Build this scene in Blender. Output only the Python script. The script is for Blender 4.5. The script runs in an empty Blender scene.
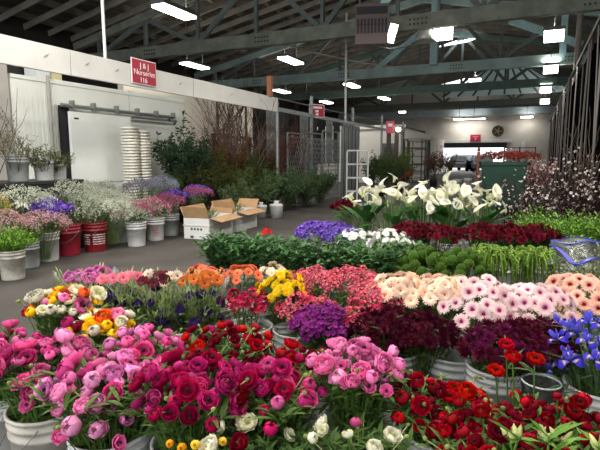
import bpy, math, random
from mathutils import Vector, Matrix
C = bpy.context.scene
R = random.Random(7)
V = Vector
PI = math.pi
# ------------------------------------------------------------------ camera
cam = bpy.data.cameras.new('camera'); co = bpy.data.objects.new('camera', cam); C.collection.objects.link(co)
cam.lens = 29.4; cam.sensor_width = 36; cam.clip_start = 0.05; cam.clip_end = 400
co.location = (0, 0, 1.45)
co.rotation_euler = (math.radians(90 - 7.9), 0, math.radians(25.12))
C.camera = co
# ------------------------------------------------------------------ world, daylight, exposure
w = bpy.data.worlds.new('daylight'); C.world = w; w.use_nodes = True
bg = w.node_tree.nodes['Background']; bg.inputs[0].default_value = (0.93, 0.97, 1, 1); bg.inputs[1].default_value = 1.7
C.view_settings.view_transform = 'Standard'; C.view_settings.look = 'None'; C.view_settings.gamma = 1
C.view_settings.exposure = 0.45
LAMP_W = 60          # watts of a bay lamp
def area(name, loc, sx, sy, power, col=(1, .97, .9)):
    l = bpy.data.lights.new(name, 'AREA'); l.shape = 'RECTANGLE'; l.size = sx; l.size_y = sy; l.energy = power; l.color = col
    o = bpy.data.objects.new(name, l); C.collection.objects.link(o); o.location = loc
    return o

# ------------------------------------------------------------------ colours and materials
def lin(c):
    return c / 12.92 if c <= .04045 else ((c + .055) / 1.055) ** 2.4
def rgb(h):
    return (lin(int(h[0:2], 16) / 255), lin(int(h[2:4], 16) / 255), lin(int(h[4:6], 16) / 255))
def mixc(a, b, t): return tuple(a[i] * (1 - t) + b[i] * t for i in range(3))
MC = {}
def mat(name, col='808080', rough=.6, metal=0, noise=0, nscale=6, col2=None, bump=0, emit=0, bscale=60, stretch=None, spec=.5):
    if name in MC: return MC[name]
    m = bpy.data.materials.new(name); m.use_nodes = True; nt = m.node_tree; p = nt.nodes['Principled BSDF']
    c = rgb(col); p.inputs['Base Color'].default_value = (*c, 1); p.inputs['Roughness'].default_value = rough; p.inputs['Metallic'].default_value = metal; p.inputs['Specular IOR Level'].default_value = spec
    if noise or bump:
        tc = nt.nodes.new('ShaderNodeTexCoord'); src = tc.outputs['Object']
        if stretch:
            mp = nt.nodes.new('ShaderNodeMapping'); mp.inputs['Scale'].default_value = stretch; nt.links.new(src, mp.inputs[0]); src = mp.outputs[0]
    if noise:
        n = nt.nodes.new('ShaderNodeTexNoise'); n.inputs['Scale'].default_value = nscale; n.inputs['Detail'].default_value = 6
        nt.links.new(src, n.inputs['Vector'])
        cr = nt.nodes.new('ShaderNodeValToRGB'); cr.color_ramp.elements[0].position = .35; cr.color_ramp.elements[1].position = .65
        c2 = rgb(col2) if col2 else tuple(v * (1 - noise) for v in c)
        cr.color_ramp.elements[0].color = (*c2, 1); cr.color_ramp.elements[1].color = (*c, 1)
        nt.links.new(n.outputs[0], cr.inputs[0]); nt.links.new(cr.outputs[0], p.inputs['Base Color'])
    if bump:
        n = nt.nodes.new('ShaderNodeTexNoise'); n.inputs['Scale'].default_value = bscale; n.inputs['Detail'].default_value = 4
        nt.links.new(src, n.inputs['Vector']); b = nt.nodes.new('ShaderNodeBump'); b.inputs['Strength'].default_value = bump; b.inputs['Distance'].default_value = .01
        nt.links.new(n.outputs[0], b.inputs['Height']); nt.links.new(b.outputs[0], p.inputs['Normal'])
    if emit:
        p.inputs['Emission Color'].default_value = (*c, 1); p.inputs['Emission Strength'].default_value = emit
    MC[name] = m; return m
def plant_mat(name, trans, rough, vary):
    m = bpy.data.materials.new(name); m.use_nodes = True; nt = m.node_tree; nt.nodes.clear(); L = nt.links
    out = nt.nodes.new('ShaderNodeOutputMaterial'); at = nt.nodes.new('ShaderNodeAttribute'); at.attribute_name = 'Col'
    oi = nt.nodes.new('ShaderNodeObjectInfo'); hs = nt.nodes.new('ShaderNodeHueSaturation')
    mr = nt.nodes.new('ShaderNodeMapRange'); mr.inputs[3].default_value = 1 - vary; mr.inputs[4].default_value = 1 + vary
    L.new(oi.outputs['Random'], mr.inputs[0]); L.new(mr.outputs[0], hs.inputs['Value']); L.new(at.outputs['Color'], hs.inputs['Color'])
    mh = nt.nodes.new('ShaderNodeMath'); mh.operation = 'MULTIPLY'; mh.inputs[1].default_value = 7.31; L.new(oi.outputs['Random'], mh.inputs[0])
    fr = nt.nodes.new('ShaderNodeMath'); fr.operation = 'FRACT'; L.new(mh.outputs[0], fr.inputs[0])
    m2 = nt.nodes.new('ShaderNodeMapRange'); m2.inputs[3].default_value = .5 - vary * .025; m2.inputs[4].default_value = .5 + vary * .025
    L.new(fr.outputs[0], m2.inputs[0]); L.new(m2.outputs[0], hs.inputs['Hue'])
    p = nt.nodes.new('ShaderNodeBsdfPrincipled'); p.inputs['Roughness'].default_value = rough; p.inputs['Specular IOR Level'].default_value = .12
    L.new(hs.outputs[0], p.inputs['Base Color'])
    t = nt.nodes.new('ShaderNodeBsdfTranslucent'); L.new(hs.outputs[0], t.inputs[0])
    mx = nt.nodes.new('ShaderNodeMixShader'); mx.inputs[0].default_value = trans
    L.new(p.outputs[0], mx.inputs[1]); L.new(t.outputs[0], mx.inputs[2]); L.new(mx.outputs[0], out.inputs[0])
    return m
PETAL = plant_mat('petal', .25, .6, .22); LEAF = plant_mat('leaf', .15, .5, .12)
def film_mat():
    m = bpy.data.materials.new('cellophane'); m.use_nodes = True; nt = m.node_tree; nt.nodes.clear(); L = nt.links
    out = nt.nodes.new('ShaderNodeOutputMaterial'); tr = nt.nodes.new('ShaderNodeBsdfTransparent'); gl = nt.nodes.new('ShaderNodeBsdfGlossy')
    gl.inputs['Roughness'].default_value = .3; gl.inputs['Color'].default_value = (.8, .8, .8, 1); mx = nt.nodes.new('ShaderNodeMixShader'); fz = nt.nodes.new('ShaderNodeLayerWeight'); fz.inputs[0].default_value = .18
    tc = nt.nodes.new('ShaderNodeTexCoord'); n = nt.nodes.new('ShaderNodeTexNoise'); n.inputs['Scale'].default_value = 14; b = nt.nodes.new('ShaderNodeBump'); b.inputs['Strength'].default_value = .4; b.inputs['Distance'].default_value = .02
    L.new(tc.outputs['Object'], n.inputs['Vector']); L.new(n.outputs[0], b.inputs['Height']); L.new(b.outputs[0], gl.inputs['Normal']); L.new(b.outputs[0], fz.inputs['Normal'])
    L.new(fz.outputs[0], mx.inputs[0]); L.new(tr.outputs[0], mx.inputs[1]); L.new(gl.outputs[0], mx.inputs[2]); L.new(mx.outputs[0], out.inputs[0])
    return m
FILM = film_mat()

# ------------------------------------------------------------------ mesh builder
class M:
    def __init__(s): s.v = []; s.f = []; s.c = []
    def add(s, vs, fs, col):
        n = len(s.v); s.v += [tuple(p) for p in vs]; s.f += [tuple(n + i for i in f) for f in fs]
        s.c += (col if isinstance(col, list) else [col] * len(vs)); return s
    def box(s, x0, x1, y0, y1, z0, z1, col=(1, 1, 1)):
        vs = [(x, y, z) for z in (z0, z1) for y in (y0, y1) for x in (x0, x1)]
        return s.add(vs, [(0, 2, 3, 1), (4, 5, 7, 6), (0, 1, 5, 4), (2, 6, 7, 3), (0, 4, 6, 2), (1, 3, 7, 5)], col)
    def beam(s, a, b, wd, ht, col=(1, 1, 1)):       # rectangular bar from a to b
        a = V(a); b = V(b); d = (b - a).normalized(); up = V((0, 0, 1)) if abs(d.z) < .95 else V((0, 1, 0))
        x = d.cross(up).normalized() * wd / 2; y = x.cross(d).normalized() * ht / 2
        vs = [p + sx * x + sy * y for p in (a, b) for sx, sy in ((-1, -1), (1, -1), (1, 1), (-1, 1))]
        return s.add(vs, [(0, 3, 2, 1), (4, 5, 6, 7), (0, 1, 5, 4), (1, 2, 6, 5), (2, 3, 7, 6), (3, 0, 4, 7)], col)
    def tube(s, pts, rad, n=5, col=(1, 1, 1), cap=True):
        pts = [V(p) for p in pts]; k = len(pts); rad = rad if isinstance(rad, (list, tuple)) else [rad] * k
        vs = []; cl = []; prev = None
        for i, p in enumerate(pts):
            d = (pts[min(i + 1, k - 1)] - pts[max(i - 1, 0)])
            d = d.normalized() if d.length > 1e-9 else V((0, 0, 1))
            if prev is None: prev = V((1, 0, 0)) if abs(d.x) < .9 else V((0, 1, 0))
            x = (prev - d * prev.dot(d)).normalized(); y = d.cross(x); prev = x
            for j in range(n):
                a = 2 * PI * j / n; vs.append(p + (x * math.cos(a) + y * math.sin(a)) * rad[i])
                cl.append(col[i] if isinstance(col, list) else col)
        fs = [(i * n + j, i * n + (j + 1) % n, (i + 1) * n + (j + 1) % n, (i + 1) * n + j) for i in range(k - 1) for j in range(n)]
        if cap: fs += [tuple(range(n))[::-1], tuple((k - 1) * n + j for j in range(n))]
        return s.add(vs, fs, cl)
    def lathe(s, prof, n=24, col=(1, 1, 1), cx=0, cy=0):
        vs = [(cx + r * math.cos(2 * PI * j / n), cy + r * math.sin(2 * PI * j / n), z) for r, z in prof for j in range(n)]
        fs = [(i * n + j, i * n + (j + 1) % n, (i + 1) * n + (j + 1) % n, (i + 1) * n + j) for i in range(len(prof) - 1) for j in range(n)]
        return s.add(vs, fs, col)
    def leaf(s, p, d, ln, wd, col, bend=.3, n=3, up=None, fold=.15):
        p = V(p); d = V(d).normalized(); up = V(up) if up else V((0, 0, 1))
        if abs(d.dot(up)) > .95: up = V((1, 0, .1))
        x = d.cross(up).normalized(); u = x.cross(d).normalized()
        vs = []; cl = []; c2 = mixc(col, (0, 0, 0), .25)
        for i in range(n + 1):
            t = i / n; wv = wd * (math.sin(PI * min(1, t * .93 + .07)) ** .8) * .5
            q = p + d * ln * t + u * (-bend * ln * t * t)
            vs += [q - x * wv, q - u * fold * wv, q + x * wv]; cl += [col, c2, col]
        fs = [(i * 3 + k, i * 3 + k + 1, i * 3 + k + 4, i * 3 + k + 3) for i in range(n) for k in (0, 1)]
        return s.add(vs, fs, cl)
    def put(s, o, mtx):
        s.add([mtx @ V(p) for p in o.v], o.f, list(o.c)); return s
    def mesh(s, name, m, smooth=True):
        me = bpy.data.meshes.new(name); me.from_pydata(s.v, [], s.f)
        at = me.color_attributes.new('Col', 'FLOAT_COLOR', 'POINT')
        flat = []
        for c in s.c: flat += [c[0], c[1], c[2], 1.0]
        at.data.foreach_set('color', flat)
        me.materials.append(m)
        if smooth: me.polygons.foreach_set('use_smooth', [True] * len(me.polygons))
        me.update(); return me
def link(o, parent=None):
    C.collection.objects.link(o)
    if parent is not None: o.parent = parent
    return o
def ob(name, me, parent=None, loc=(0, 0, 0), rot=None, scale=None):
    o = bpy.data.objects.new(name, me); link(o, parent); o.location = loc
    if rot is not None:
        if isinstance(rot, Matrix): o.rotation_euler = rot.to_euler()
        else: o.rotation_euler = rot
    if scale is not None: o.scale = (scale,) * 3 if not isinstance(scale, tuple) else scale
    return o
def build(name, mb, m, parent=None, smooth=False, loc=(0, 0, 0), rot=None):
    return ob(name, mb.mesh(name, m, smooth), parent, loc, rot)
def tag(o, label, cat, group=None, kind=None):
    o['label'] = label; o['category'] = cat
    if group: o['group'] = group
    if kind: o['kind'] = kind
    return o
def thing(name, label, cat, loc=(0, 0, 0), rz=0, group=None):
    o = bpy.data.objects.new(name, None); link(o); o.location = loc; o.rotation_euler = (0, 0, rz); o.empty_display_size = .05
    return tag(o, label, cat, group)
def struct(o, label=None):
    o['kind'] = 'structure'
    if label: o['label'] = label
    return o
def sstruct(name, mb, m, label=None, smooth=False): return struct(build(name, mb, m, None, smooth), label)
def kids(o): return [c for c in bpy.data.objects if c.parent is o]
def copy_tree(o, loc, rz=0, label=None, group=None, sc=None, _k={}):
    if o.name not in _k: _k[o.name] = [(c, [g for g in bpy.data.objects if g.parent is c]) for c in bpy.data.objects if c.parent is o]
    r = o.copy(); C.collection.objects.link(r); r.location = loc; r.rotation_euler = (0, 0, rz)
    if sc: r.scale = (sc,) * 3
    if label: r['label'] = label
    if group: r['group'] = group
    for c, gs in _k[o.name]:
        d = c.copy(); C.collection.objects.link(d); d.parent = r
        for g in gs:
            e = g.copy(); C.collection.objects.link(e); e.parent = d
    return r
def face_dir(d, spin=0):       # matrix whose +Z points along d
    d = V(d).normalized(); return d.to_track_quat('Z', 'Y').to_matrix().to_4x4() @ Matrix.Rotation(spin, 4, 'Z')

# ================================================================== STRUCTURE
asphalt = mat('asphalt', '4a4440', .8, noise=.5, nscale=1.3, col2='38332f', bump=.25, bscale=150)
fl = M(); fl.box(-18, 6, -6, 50, -.1, 0); sstruct('floor', fl, asphalt, 'dark grey asphalt floor of the market hall')
ol = M(); ol.box(-60, 40, 50, 110, -.12, -.02); sstruct('road_outside', ol, mat('yard', 'b8b4ae', .9, noise=.1), 'pale yard outside the far opening')
wallm = mat('wall_paint', 'd0cbc4', .8, noise=.08, nscale=.7, col2='bdb7ae')
darkw = mat('dark_wall', '35322e', .9, noise=.3, nscale=2)
# left wall, right wall
mb = M(); mb.box(-18.2, -18, -6, 50, 0, 7.5); sstruct('wall_left', mb, darkw)
mb = M(); mb.box(6, 6.2, -6, 50, 0, 7.5); sstruct('wall_right', mb, darkw)
# far wall with opening and blue beam   (y = 48)
YF = 48
mb = M()
mb.box(-18, -7.6, YF, YF + .2, 0, 7.5); mb.box(-7.6, -2.1, YF, YF + .2, 2.75, 7.5); mb.box(-2.1, 6, YF, YF + .2, 0, 7.5)
for k in range(13): mb.box(-17 + k * 1.8, -16.97 + k * 1.8, YF - .015, YF, 3.3, 5.3)
sstruct('wall_far', mb, wallm, 'cream end wall with a wide bright opening')
mb = M(); mb.box(-18, 6, YF - .5, YF - .1, 5.15, 5.75); sstruct('trim_1', mb, mat('blue_beam', 'd4e6ee', .6, noise=.15, nscale=2), 'pale blue beam along the top of the end wall')
mb = M(); mb.box(-8.2, -1.7, YF - .25, YF - .02, 2.75, 3.05); mb.box(-.9, -.65, YF - .2, YF, 0, 2.8); sstruct('trim_2', mb, mat('white_trim', 'd8d8d6', .6), 'white lintel over the far opening')
mb = M(); mb.box(-7.6, -2.1, YF + .2, YF + .6, 2.3, 2.75); sstruct('trim_3', mb, mat('dark_lintel', '3c4546', .7), 'dark inner lintel of the far opening')
# roof: two slopes with planks, joists
plank = mat('roof_planks', '6a655b', .9, noise=.5, nscale=3, col2='4a453e', stretch=(1, .2, 1))
def roofz(x): return 9.4 - abs(x + 5) * .2
mb = M()
for x0, x1 in ((-18.3, -5), (-5, 6.3)):
    z0, z1 = roofz(x0), roofz(x1)
    mb.add([(x0, -6, z0), (x1, -6, z1), (x1, 50, z1), (x0, 50, z0), (x0, -6, z0 + .15), (x1, -6, z1 + .15), (x1, 50, z1 + .15), (x0, 50, z0 + .15)],
           [(0, 3, 2, 1), (4, 5, 6, 7), (0, 1, 5, 4), (1, 2, 6, 5), (2, 3, 7, 6), (3, 0, 4, 7)], (1, 1, 1))
sstruct('ceiling', mb, plank, 'dark planked roof deck')
joist = mat('joist', '857f74', .85, noise=.3, nscale=2)
mb = M()
for k in range(18):
    x = -17.6 + k * 1.36; z = roofz(x) - .16
    mb.box(x - .05, x + .05, -6, 50, z - .12, z + .12)
sstruct('trim_4', mb, joist, 'long grey purlins under the roof deck')
mb = M()
for k in range(38):
    y = 9 + k * 1.07
    for x0, x1 in ((-17.9, -5), (-5, 5.9)): mb.beam((x0, y, roofz(x0) - .45), (x1, y, roofz(x1) - .45), .06, .22)
sstruct('trim_5', mb, mat('rafter', '8c867b', .85, noise=.3, nscale=2), 'closely spaced grey rafters')
# trusses
beam_mats = [mat('beam_olive', '858a7c', .8, noise=.2, nscale=3, col2='6c7066'), mat('beam_teal', 'bcd6d2', .7, noise=.3, nscale=1, col2='98b0ac'), mat('beam_green', '728a82', .8, noise=.2, nscale=3), mat('beam_dim', '767c74', .8, noise=.2, nscale=3)]
for i, (y, zc) in enumerate(((15.6, 5.5), (23.9, 5.5), (30.8, 5.5), (40.5, 5.5))):
    m_ = beam_mats[i]; mb = M(); h = .22
    mb.box(-18, 6, y - .12, y + .12, zc - h, zc + h)
    o = struct(build('roof_beam', mb, m_), ['olive green bottom chord of the nearest roof truss', 'pale teal bottom chord of the second roof truss', 'dull green bottom chord of the third roof truss', 'dim bottom chord of the farthest roof truss'][i])
    up = M(); web = M()
    for x0, x1 in ((-17.9, -5), (-5, 5.9)): up.beam((x0, y, roofz(x0) - .75), (x1, y, roofz(x1) - .75), .2, .3)
    xs = [-16.5 + 2.5 * k for k in range(9)]
    for k, x in enumerate(xs):
        web.beam((x, y, zc), (x, y, roofz(x) - .75), .12, .12)
        if k < 8:
            a, b = (x, xs[k + 1]) if k % 2 == 0 else (xs[k + 1], x)
            web.beam((a, y, zc + .1), (b, y, roofz(b) - .8), .12, .16)
    build('top_chord', up, m_, o); build('web', web, mat('web_grey', '6a7470', .8, noise=.3, nscale=2) if i != 1 else mat('web_teal', '747e7c', .8, noise=.3, nscale=2), o)
    bolts = M()
    for x in (-14, -9, -3.6, 1):
        for q in range(5):
            for r_ in range(2): bolts.box(x + q * .12, x + q * .12 + .05, y - .15, y - .12, zc - .1 + r_ * .14, zc - .05 + r_ * .14)
    build('bolt_plate', bolts, mat('bolt', '2c302e', .6), o)
# bright teal post and braces near the second truss, as in the picture
teal = mat('teal_paint', 'b4dade', .6, noise=.2, nscale=3)
mb = M(); mb.beam((-4.3, 23.5, 5.6), (-4.3, 23.5, 8.7), .32, .32); sstruct('trim_6', mb, teal, 'bright teal upright above the second truss')
mb = M(); mb.beam((-5.0, 15.6, 5.6), (-3.5, 16.4, 7.6), .2, .22); mb.beam((-7.2, 23.9, 5.6), (-4.4, 23.9, 7.6), .2, .25); mb.beam((-1.2, 23.9, 7.3), (1.6, 23.9, 6.0), .2, .3)
mb.beam((.9, 23.9, 5.5), (.9, 23.9, 8), .25, .25)
sstruct('trim_7', mb, teal, 'slanting teal braces of the roof')
# skylight monitor: pale sloping panels with dark bars
sky = mat('skylight_panel', 'a0b4b4', .6, noise=.1, nscale=1, emit=.12)
mb = M(); ap = (-2.2, 34.5, 8.3)
corners = [(-6.2, 30.9, 5.75), (2.0, 30.9, 5.75), (2.0, 38.5, 5.75), (-6.2, 38.5, 5.75)]
vs = []
far = [(-6.2, 38.2, 5.9), (2.0, 38.2, 5.9), (-2.2, 37.6, 8.3)]
mb.add([(-6.2, 38.2, 5.8), (2.2, 38.2, 5.8), (-2.0, 38.2, 8.4), (-6.2, 38.3, 5.8), (2.2, 38.3, 5.8), (-2.0, 38.3, 8.4)], [(0, 1, 2), (5, 4, 3), (0, 3, 4, 1), (1, 4, 5, 2), (2, 5, 3, 0)], (1, 1, 1))
sstruct('window_1', mb, sky, 'pale triangular gable of the roof monitor')
mb = M()
for k in range(9):
    x = -6.2 + k * 1.05; mb.beam((x, 37.9, 5.8), (-2.0 + (x + 2) * .12, 37.9, 8.3), .12, .12)
sstruct('trim_8', mb, mat('fan_bar', '4a5453', .7), 'fanned bars of the roof monitor')
mb = M(); mb.add([(-5.2, 30, 7.72), (-3.6, 30, 7.86), (-2.9, 32, 8.6), (-4.0, 32, 8.5), (-5.2, 30, 7.78), (-3.6, 30, 7.92), (-2.9, 32, 8.66), (-4.0, 32, 8.56)], [(0, 3, 2, 1), (4, 5, 6, 7), (0, 1, 5, 4), (1, 2, 6, 5), (2, 3, 7, 6), (3, 0, 4, 7)], (1, 1, 1))
sstruct('window_2', mb, mat('bright_pane', 'f4f8ff', .5, emit=2.5), 'bright roof skylight pane')

# header fascia over the left stalls
header = mat('header_panel', 'dcdad4', .7, noise=.06, nscale=2, col2='d0cec8')
mb = M()
for y0, y1 in ((1.0, 4.0), (4.02, 5.3), (5.32, 8.2), (8.22, 11.84)): mb.box(-6.26, -6.2, y0, y1, 2.64, 3.0)
hd = sstruct('trim_9', mb, header, 'long cream fascia board above the left stalls')
sm = M()
for y in (4.9, 5.6, 6.2, 6.9, 7.8, 9.6, 10.9):
    z = 2.84; sm.add([(-6.197, y - .05, z - .03), (-6.197, y + .02, z - .005), (-6.197, y + .06, z + .045), (-6.197, y - .01, z + .01)], [(0, 1, 2, 3)], (1, 1, 1))
build('smudge', sm, mat('smudge', '9a978f', .8), hd)
steel = mat('galv_steel', '8b9090', .45, .5, noise=.15, nscale=5)
mb = M()
mb.tube([(-6.23, 11.85, 0), (-6.23, 11.85, 2.9)], .05, 8)
mb.box(-6.27, -6.21, 11.84, 26, 2.66, 2.76); mb.tube([(-6.24, 11.84, 3.0), (-6.24, 30, 3.0)], .02, 5)
for y in (14.1, 18, 22, 26): mb.box(-6.28, -6.2, y, y + .07, 0, 3.3)
sstruct('trim_10', mb, steel, 'steel rail and posts continuing the fascia line')
for y, z1, x in ((6.0, 7.5, -6.23), (17.2, 6.5, -6.24)):
    mb = M(); mb.tube([(x, y, 2.9 if y < 7 else 2.7), (x, y, z1)], .025 if y < 7 else .04, 8)
    sstruct('trim_11', mb, mat('white_pipe', 'c8c8c4', .5), 'thin pale pipe rising to the roof')
mb = M(); mb.box(-6.26, -6.14, 11.34, 11.46, 3.0, 3.5); sstruct('trim_12', mb, mat('orange_post', '96603c', .7, noise=.2), 'brown wooden post behind the fascia')

# cooler box (white insulated room) with sliding door
coolm = mat('cooler_panel', 'e4e7e1', .55, noise=.1, nscale=1.2, col2='d4d6ce')
mb = M(); mb.box(-11, -8, 5.6, 6.42, 0, 2.84); mb.box(-11, -8, 6.44, 8.3, 0, 2.86); mb.box(-11, -8, 8.32, 10.2, 0, 2.88)
for k in range(9): mb.box(-8.0, -7.993, 5.7 + k * .09, 5.71 + k * .09, .1, 2.7)
mb.box(-8.01, -7.985, 5.6, 10.2, 2.78, 2.84)
cw = sstruct('wall_cooler', mb, coolm, 'white insulated wall of the walk-in cooler')
mb = M(); mb.box(-8.0, -7.97, 6.5, 6.72, .05, 2.4); build('door_gap', mb, mat('gap_black', '15171a', .8), cw)
mb = M(); mb.tube([(-7.96, 6.3, 0), (-7.96, 6.3, 2.9)], .03, 8); mb.tube([(-7.96, 6.42, 0), (-7.96, 6.42, 2.4)], .025, 8); build('conduit', mb, mat('conduit', '9c9a94', .5), cw)
mb = M(); mb.box(-7.94, -7.87, 6.66, 8.2, .05, 2.3)
dr = sstruct('door_1', mb, mat('cooler_door', 'eef1ed', .5, noise=.06, nscale=1.5, col2='e0e4df'), 'white sliding cooler door')
mb = M(); mb.box(-7.87, -7.865, 6.74, 6.84, 2.16, 2.19); build('door_label', mb, mat('black_plastic', '17181a', .5), dr)
mb = M(); mb.box(-7.87, -7.866, 6.68, 8.18, .93, .95); build('door_seam', mb, mat('seam', 'a9aaa4', .7), dr)
mb = M(); mb.tube([(-7.9, 6.5, 2.4), (-7.9, 9.7, 2.4)], .035, 8); mb.tube([(-7.86, 8.2, 2.31), (-7.86, 9.7, 2.31)], .03, 8)
for y in (6.7, 7.2, 7.8, 8.4, 9.0, 9.6): mb.box(-7.94, -7.84, y, y + .05, 2.36, 2.5)
sstruct('trim_13', mb, mat('rail_grey', '8e918f', .4, .6), 'sliding door rail on the cooler wall')
mb = M(); mb.box(-8.1, -7.9, 5.15, 5.5, 0, 3.1); sstruct('trim_14', mb, mat('grey_post', 'a5a099', .7, noise=.1), 'pale grey post at the left stall edge')
mb = M(); mb.box(-18, -8.1, 4.9, 5.1, 0, 3.1); sstruct('wall_stall', mb, mat('stall_wall', 'aaa49a', .8, noise=.1))
mb = M(); mb.box(-10.2, -10.0, 10.2, 17.5, 0, 3.4); sstruct('wall_partition', mb, mat('partition', 'cdc7b8', .8, noise=.06, nscale=1), 'cream partition behind the dried branches')
# clutter on the cooler roof
mb = M()
mb.box(-9.9, -8.7, 5.75, 6.35, 2.9, 3.22)
tag(build('dark_tarp_bale', mb, mat('tarp', '2a2926', .8, noise=.4, nscale=9, bump=.8, bscale=12)), 'dark bale lying on the cooler roof at its left end', 'bale')
for (y, c, l, s_) in ((6.32, 'cfd3d4', 'pale blue carton on the cooler roof, left of its tan neighbour', .26), (6.62, 'c8bd96', 'tan carton on the cooler roof beside a pale blue one', .22)):
    mb = M(); mb.box(-8.6, -8.25, y, y + s_, 2.89, 3.14)
    root = thing('carton', l, 'box'); build('body', mb, mat('carton' + c, c, .8), root)
    t = M(); t.box(-8.61, -8.24, y + s_ * .42, y + s_ * .55, 3.139, 3.144); build('tape', t, mat('tape', 'a89a70', .4), root)

# ------------------------------------------------------------------ ceiling lamps
diff = mat('lamp_diffuser', 'fff8ee', .5, emit=9); shade_m = mat('lamp_shade', '6d7472', .4, .4)
def trough_lamp(x, y, ln, lab, z=5.2, power=LAMP_W, along='y', wd=.45, dp=.05):
    t = thing('ceiling_light', lab, 'lamp', (x, y, z), 0, 'bright troffer lamps under the roof')
    a = M(); hx, hy = (wd / 2, ln / 2) if along == 'y' else (ln / 2, wd / 2)
    a.box(-hx, hx, -hy, hy, 0, .1); build('housing', a, shade_m, t)
    d = M(); d.box(-hx + .03, hx - .03, -hy + .03, hy - .03, -dp, -.001); build('diffuser', d, diff, t)
    u_ = area('added_roof_fill', (x, y, z + .14), hx * 2, hy * 2, power * .3); u_.rotation_euler = (PI, 0, 0)  # added upward light above each housing, brightens the roof deck
    r_ = M(); r_.tube([(0, -hy * .7, .1), (0, -hy * .7, 1.6)], .012, 4); r_.tube([(0, hy * .7, .1), (0, hy * .7, 1.6)], .012, 4); build('hanger', r_, shade_m, t)
    l = area('lamp_light', (x, y, z - dp - .03), hx * 2, hy * 2, power); return t
names = {(-8.6, 10.7): 'big bright trough lamp nearest, above the left stalls', (-12.8, 17.1): 'trough lamp above the cooler, farther left row',
 (-8.74, 17.8): 'lamp in the middle left row just behind the nearest beam', (-13.2, 25.7): 'lamp of the far left row beside the brown post', (-8.8, 25.2): 'lamp in the left row near the pale teal beam',
 (-13.0, 32): 'lamp of the far left row above the small red sign', (-8.8, 31.5): 'lamp of the left row beyond the teal beam'}
for (x, y), l in names.items(): trough_lamp(x, y, 1.35 if y < 11 else 1.5, l, along='y', wd=.45 if y < 11 else .5, dp=.06)
for x, y, pw in ((-5.7, 3.6, 170), (-5.7, -2.5, 110), (-2.75, 9.0, 90), (-2.2, 3.2, 110), (-2.75, -3.5, 60), (.45, 9.0, 90), (.8, 3.2, 90), (.45, -3.5, 60)):  # first pair is unseen and added to brighten the cooler wall and fascia
    t = trough_lamp(x, y, 2.4, 'unseen lamp overhead, among continued rows and added fill', power=pw)
for x, y, l in ((.39, 17.4, 'largest square lamp of the right row by the grey pole'), (.5, 23.8, 'second square lamp down the right row'), (.47, 30.8, 'third square lamp down the right row'), (.56, 37.1, 'fourth and smallest square lamp of the right row'),
                (-2.76, 26.1, 'small lamp under the teal beam near the skylight'), (-10.1, 41.8, 'tiny lamp far along the left row'), (-6.15, 47, 'round lamp on the end wall, left of the long tube'), (-.6, 47, 'lamp hanging at the right end of the pale blue beam')):
    trough_lamp(x, y, .6 if y < 46 else 1.0, l, power=LAMP_W if y < 46 else 22, along='x', wd=.3, z=5.25 if y < 46 else 4.9, dp=.3 if x > 0 else .12)
t = trough_lamp(-4.9, 47, 2.0, 'long tube lamp on the end wall below the blue beam', power=30, along='x', wd=.3, z=4.85)
# bay lamp with bell shade beside the teal upright
t = thing('bay_light', 'bell shaped bay lamp glowing beside the bright teal upright', 'lamp', (-2.9, 16.2, 5.05))
mb = M(); mb.lathe([(.06, .55), (.12, .5), (.3, .15), (.34, 0), (.33, 0), (.1, .45)], 20, cx=-.35); build('shade', mb, mat('bell', 'b9bdb8', .3, .3), t, True)
mb = M(); mb.box(-.05, .45, -.2, .2, .02, .42); build('diffuser', mb, diff, t)
mb = M(); mb.tube([(0, 0, .45), (0, 0, 1.3)], .03, 6); build('hanger', mb, shade_m, t)
area('lamp_light', (-2.8, 16.2, 4.95), .6, .6, LAMP_W)
# cables between lamps
mb = M(); mb.tube([(-8.3, 16.2, 5.45), (-8.0, 18.2, 5.5), (-6.6, 20, 5.3), (-5.2, 22.6, 5.35)], .03, 5)
tag(build('conduit_pipe', mb, mat('white_pipe')), 'thin grey conduit running under the roof past the left lamps', 'pipe')
# unit heater
t = thing('unit_heater', 'brown louvred unit heater hanging under the roof', 'heater', (-4.2, 13.6, 4.55), math.radians(16))
mb = M(); mb.box(-.45, .45, 0, .55, 0, 1.05); build('body', mb, mat('heater', '6a5a58', .5, .2), t)
mb = M()
for k in range(9): mb.box(-.4 + k * .095, -.345 + k * .095, -.02, 0, .28, .66)
mb.box(-.42, .42, -.02, 0, .78, .98); mb.box(-.42, .42, -.015, 0, .5, .52)
build('louvre', mb, mat('louvre', '1d1618', .5), t)
mb = M(); mb.beam((.2, .3, 1.05), (.2, .3, 2.6), .05, .05); mb.beam((-.35, .3, 1.05), (-.35, .3, 2.6), .04, .04); build('hanger', mb, shade_m, t)
mb = M(); mb.beam((.50, .12, .06), (.62, .12, .5), .2, .2); build('lamp', mb, diff, t)
mb = M(); mb.tube([(0, 0, 0), (.5, .3, -.1), (1.1, .6, .05)], .03, 6); build('pipe', mb, shade_m, t)

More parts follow.
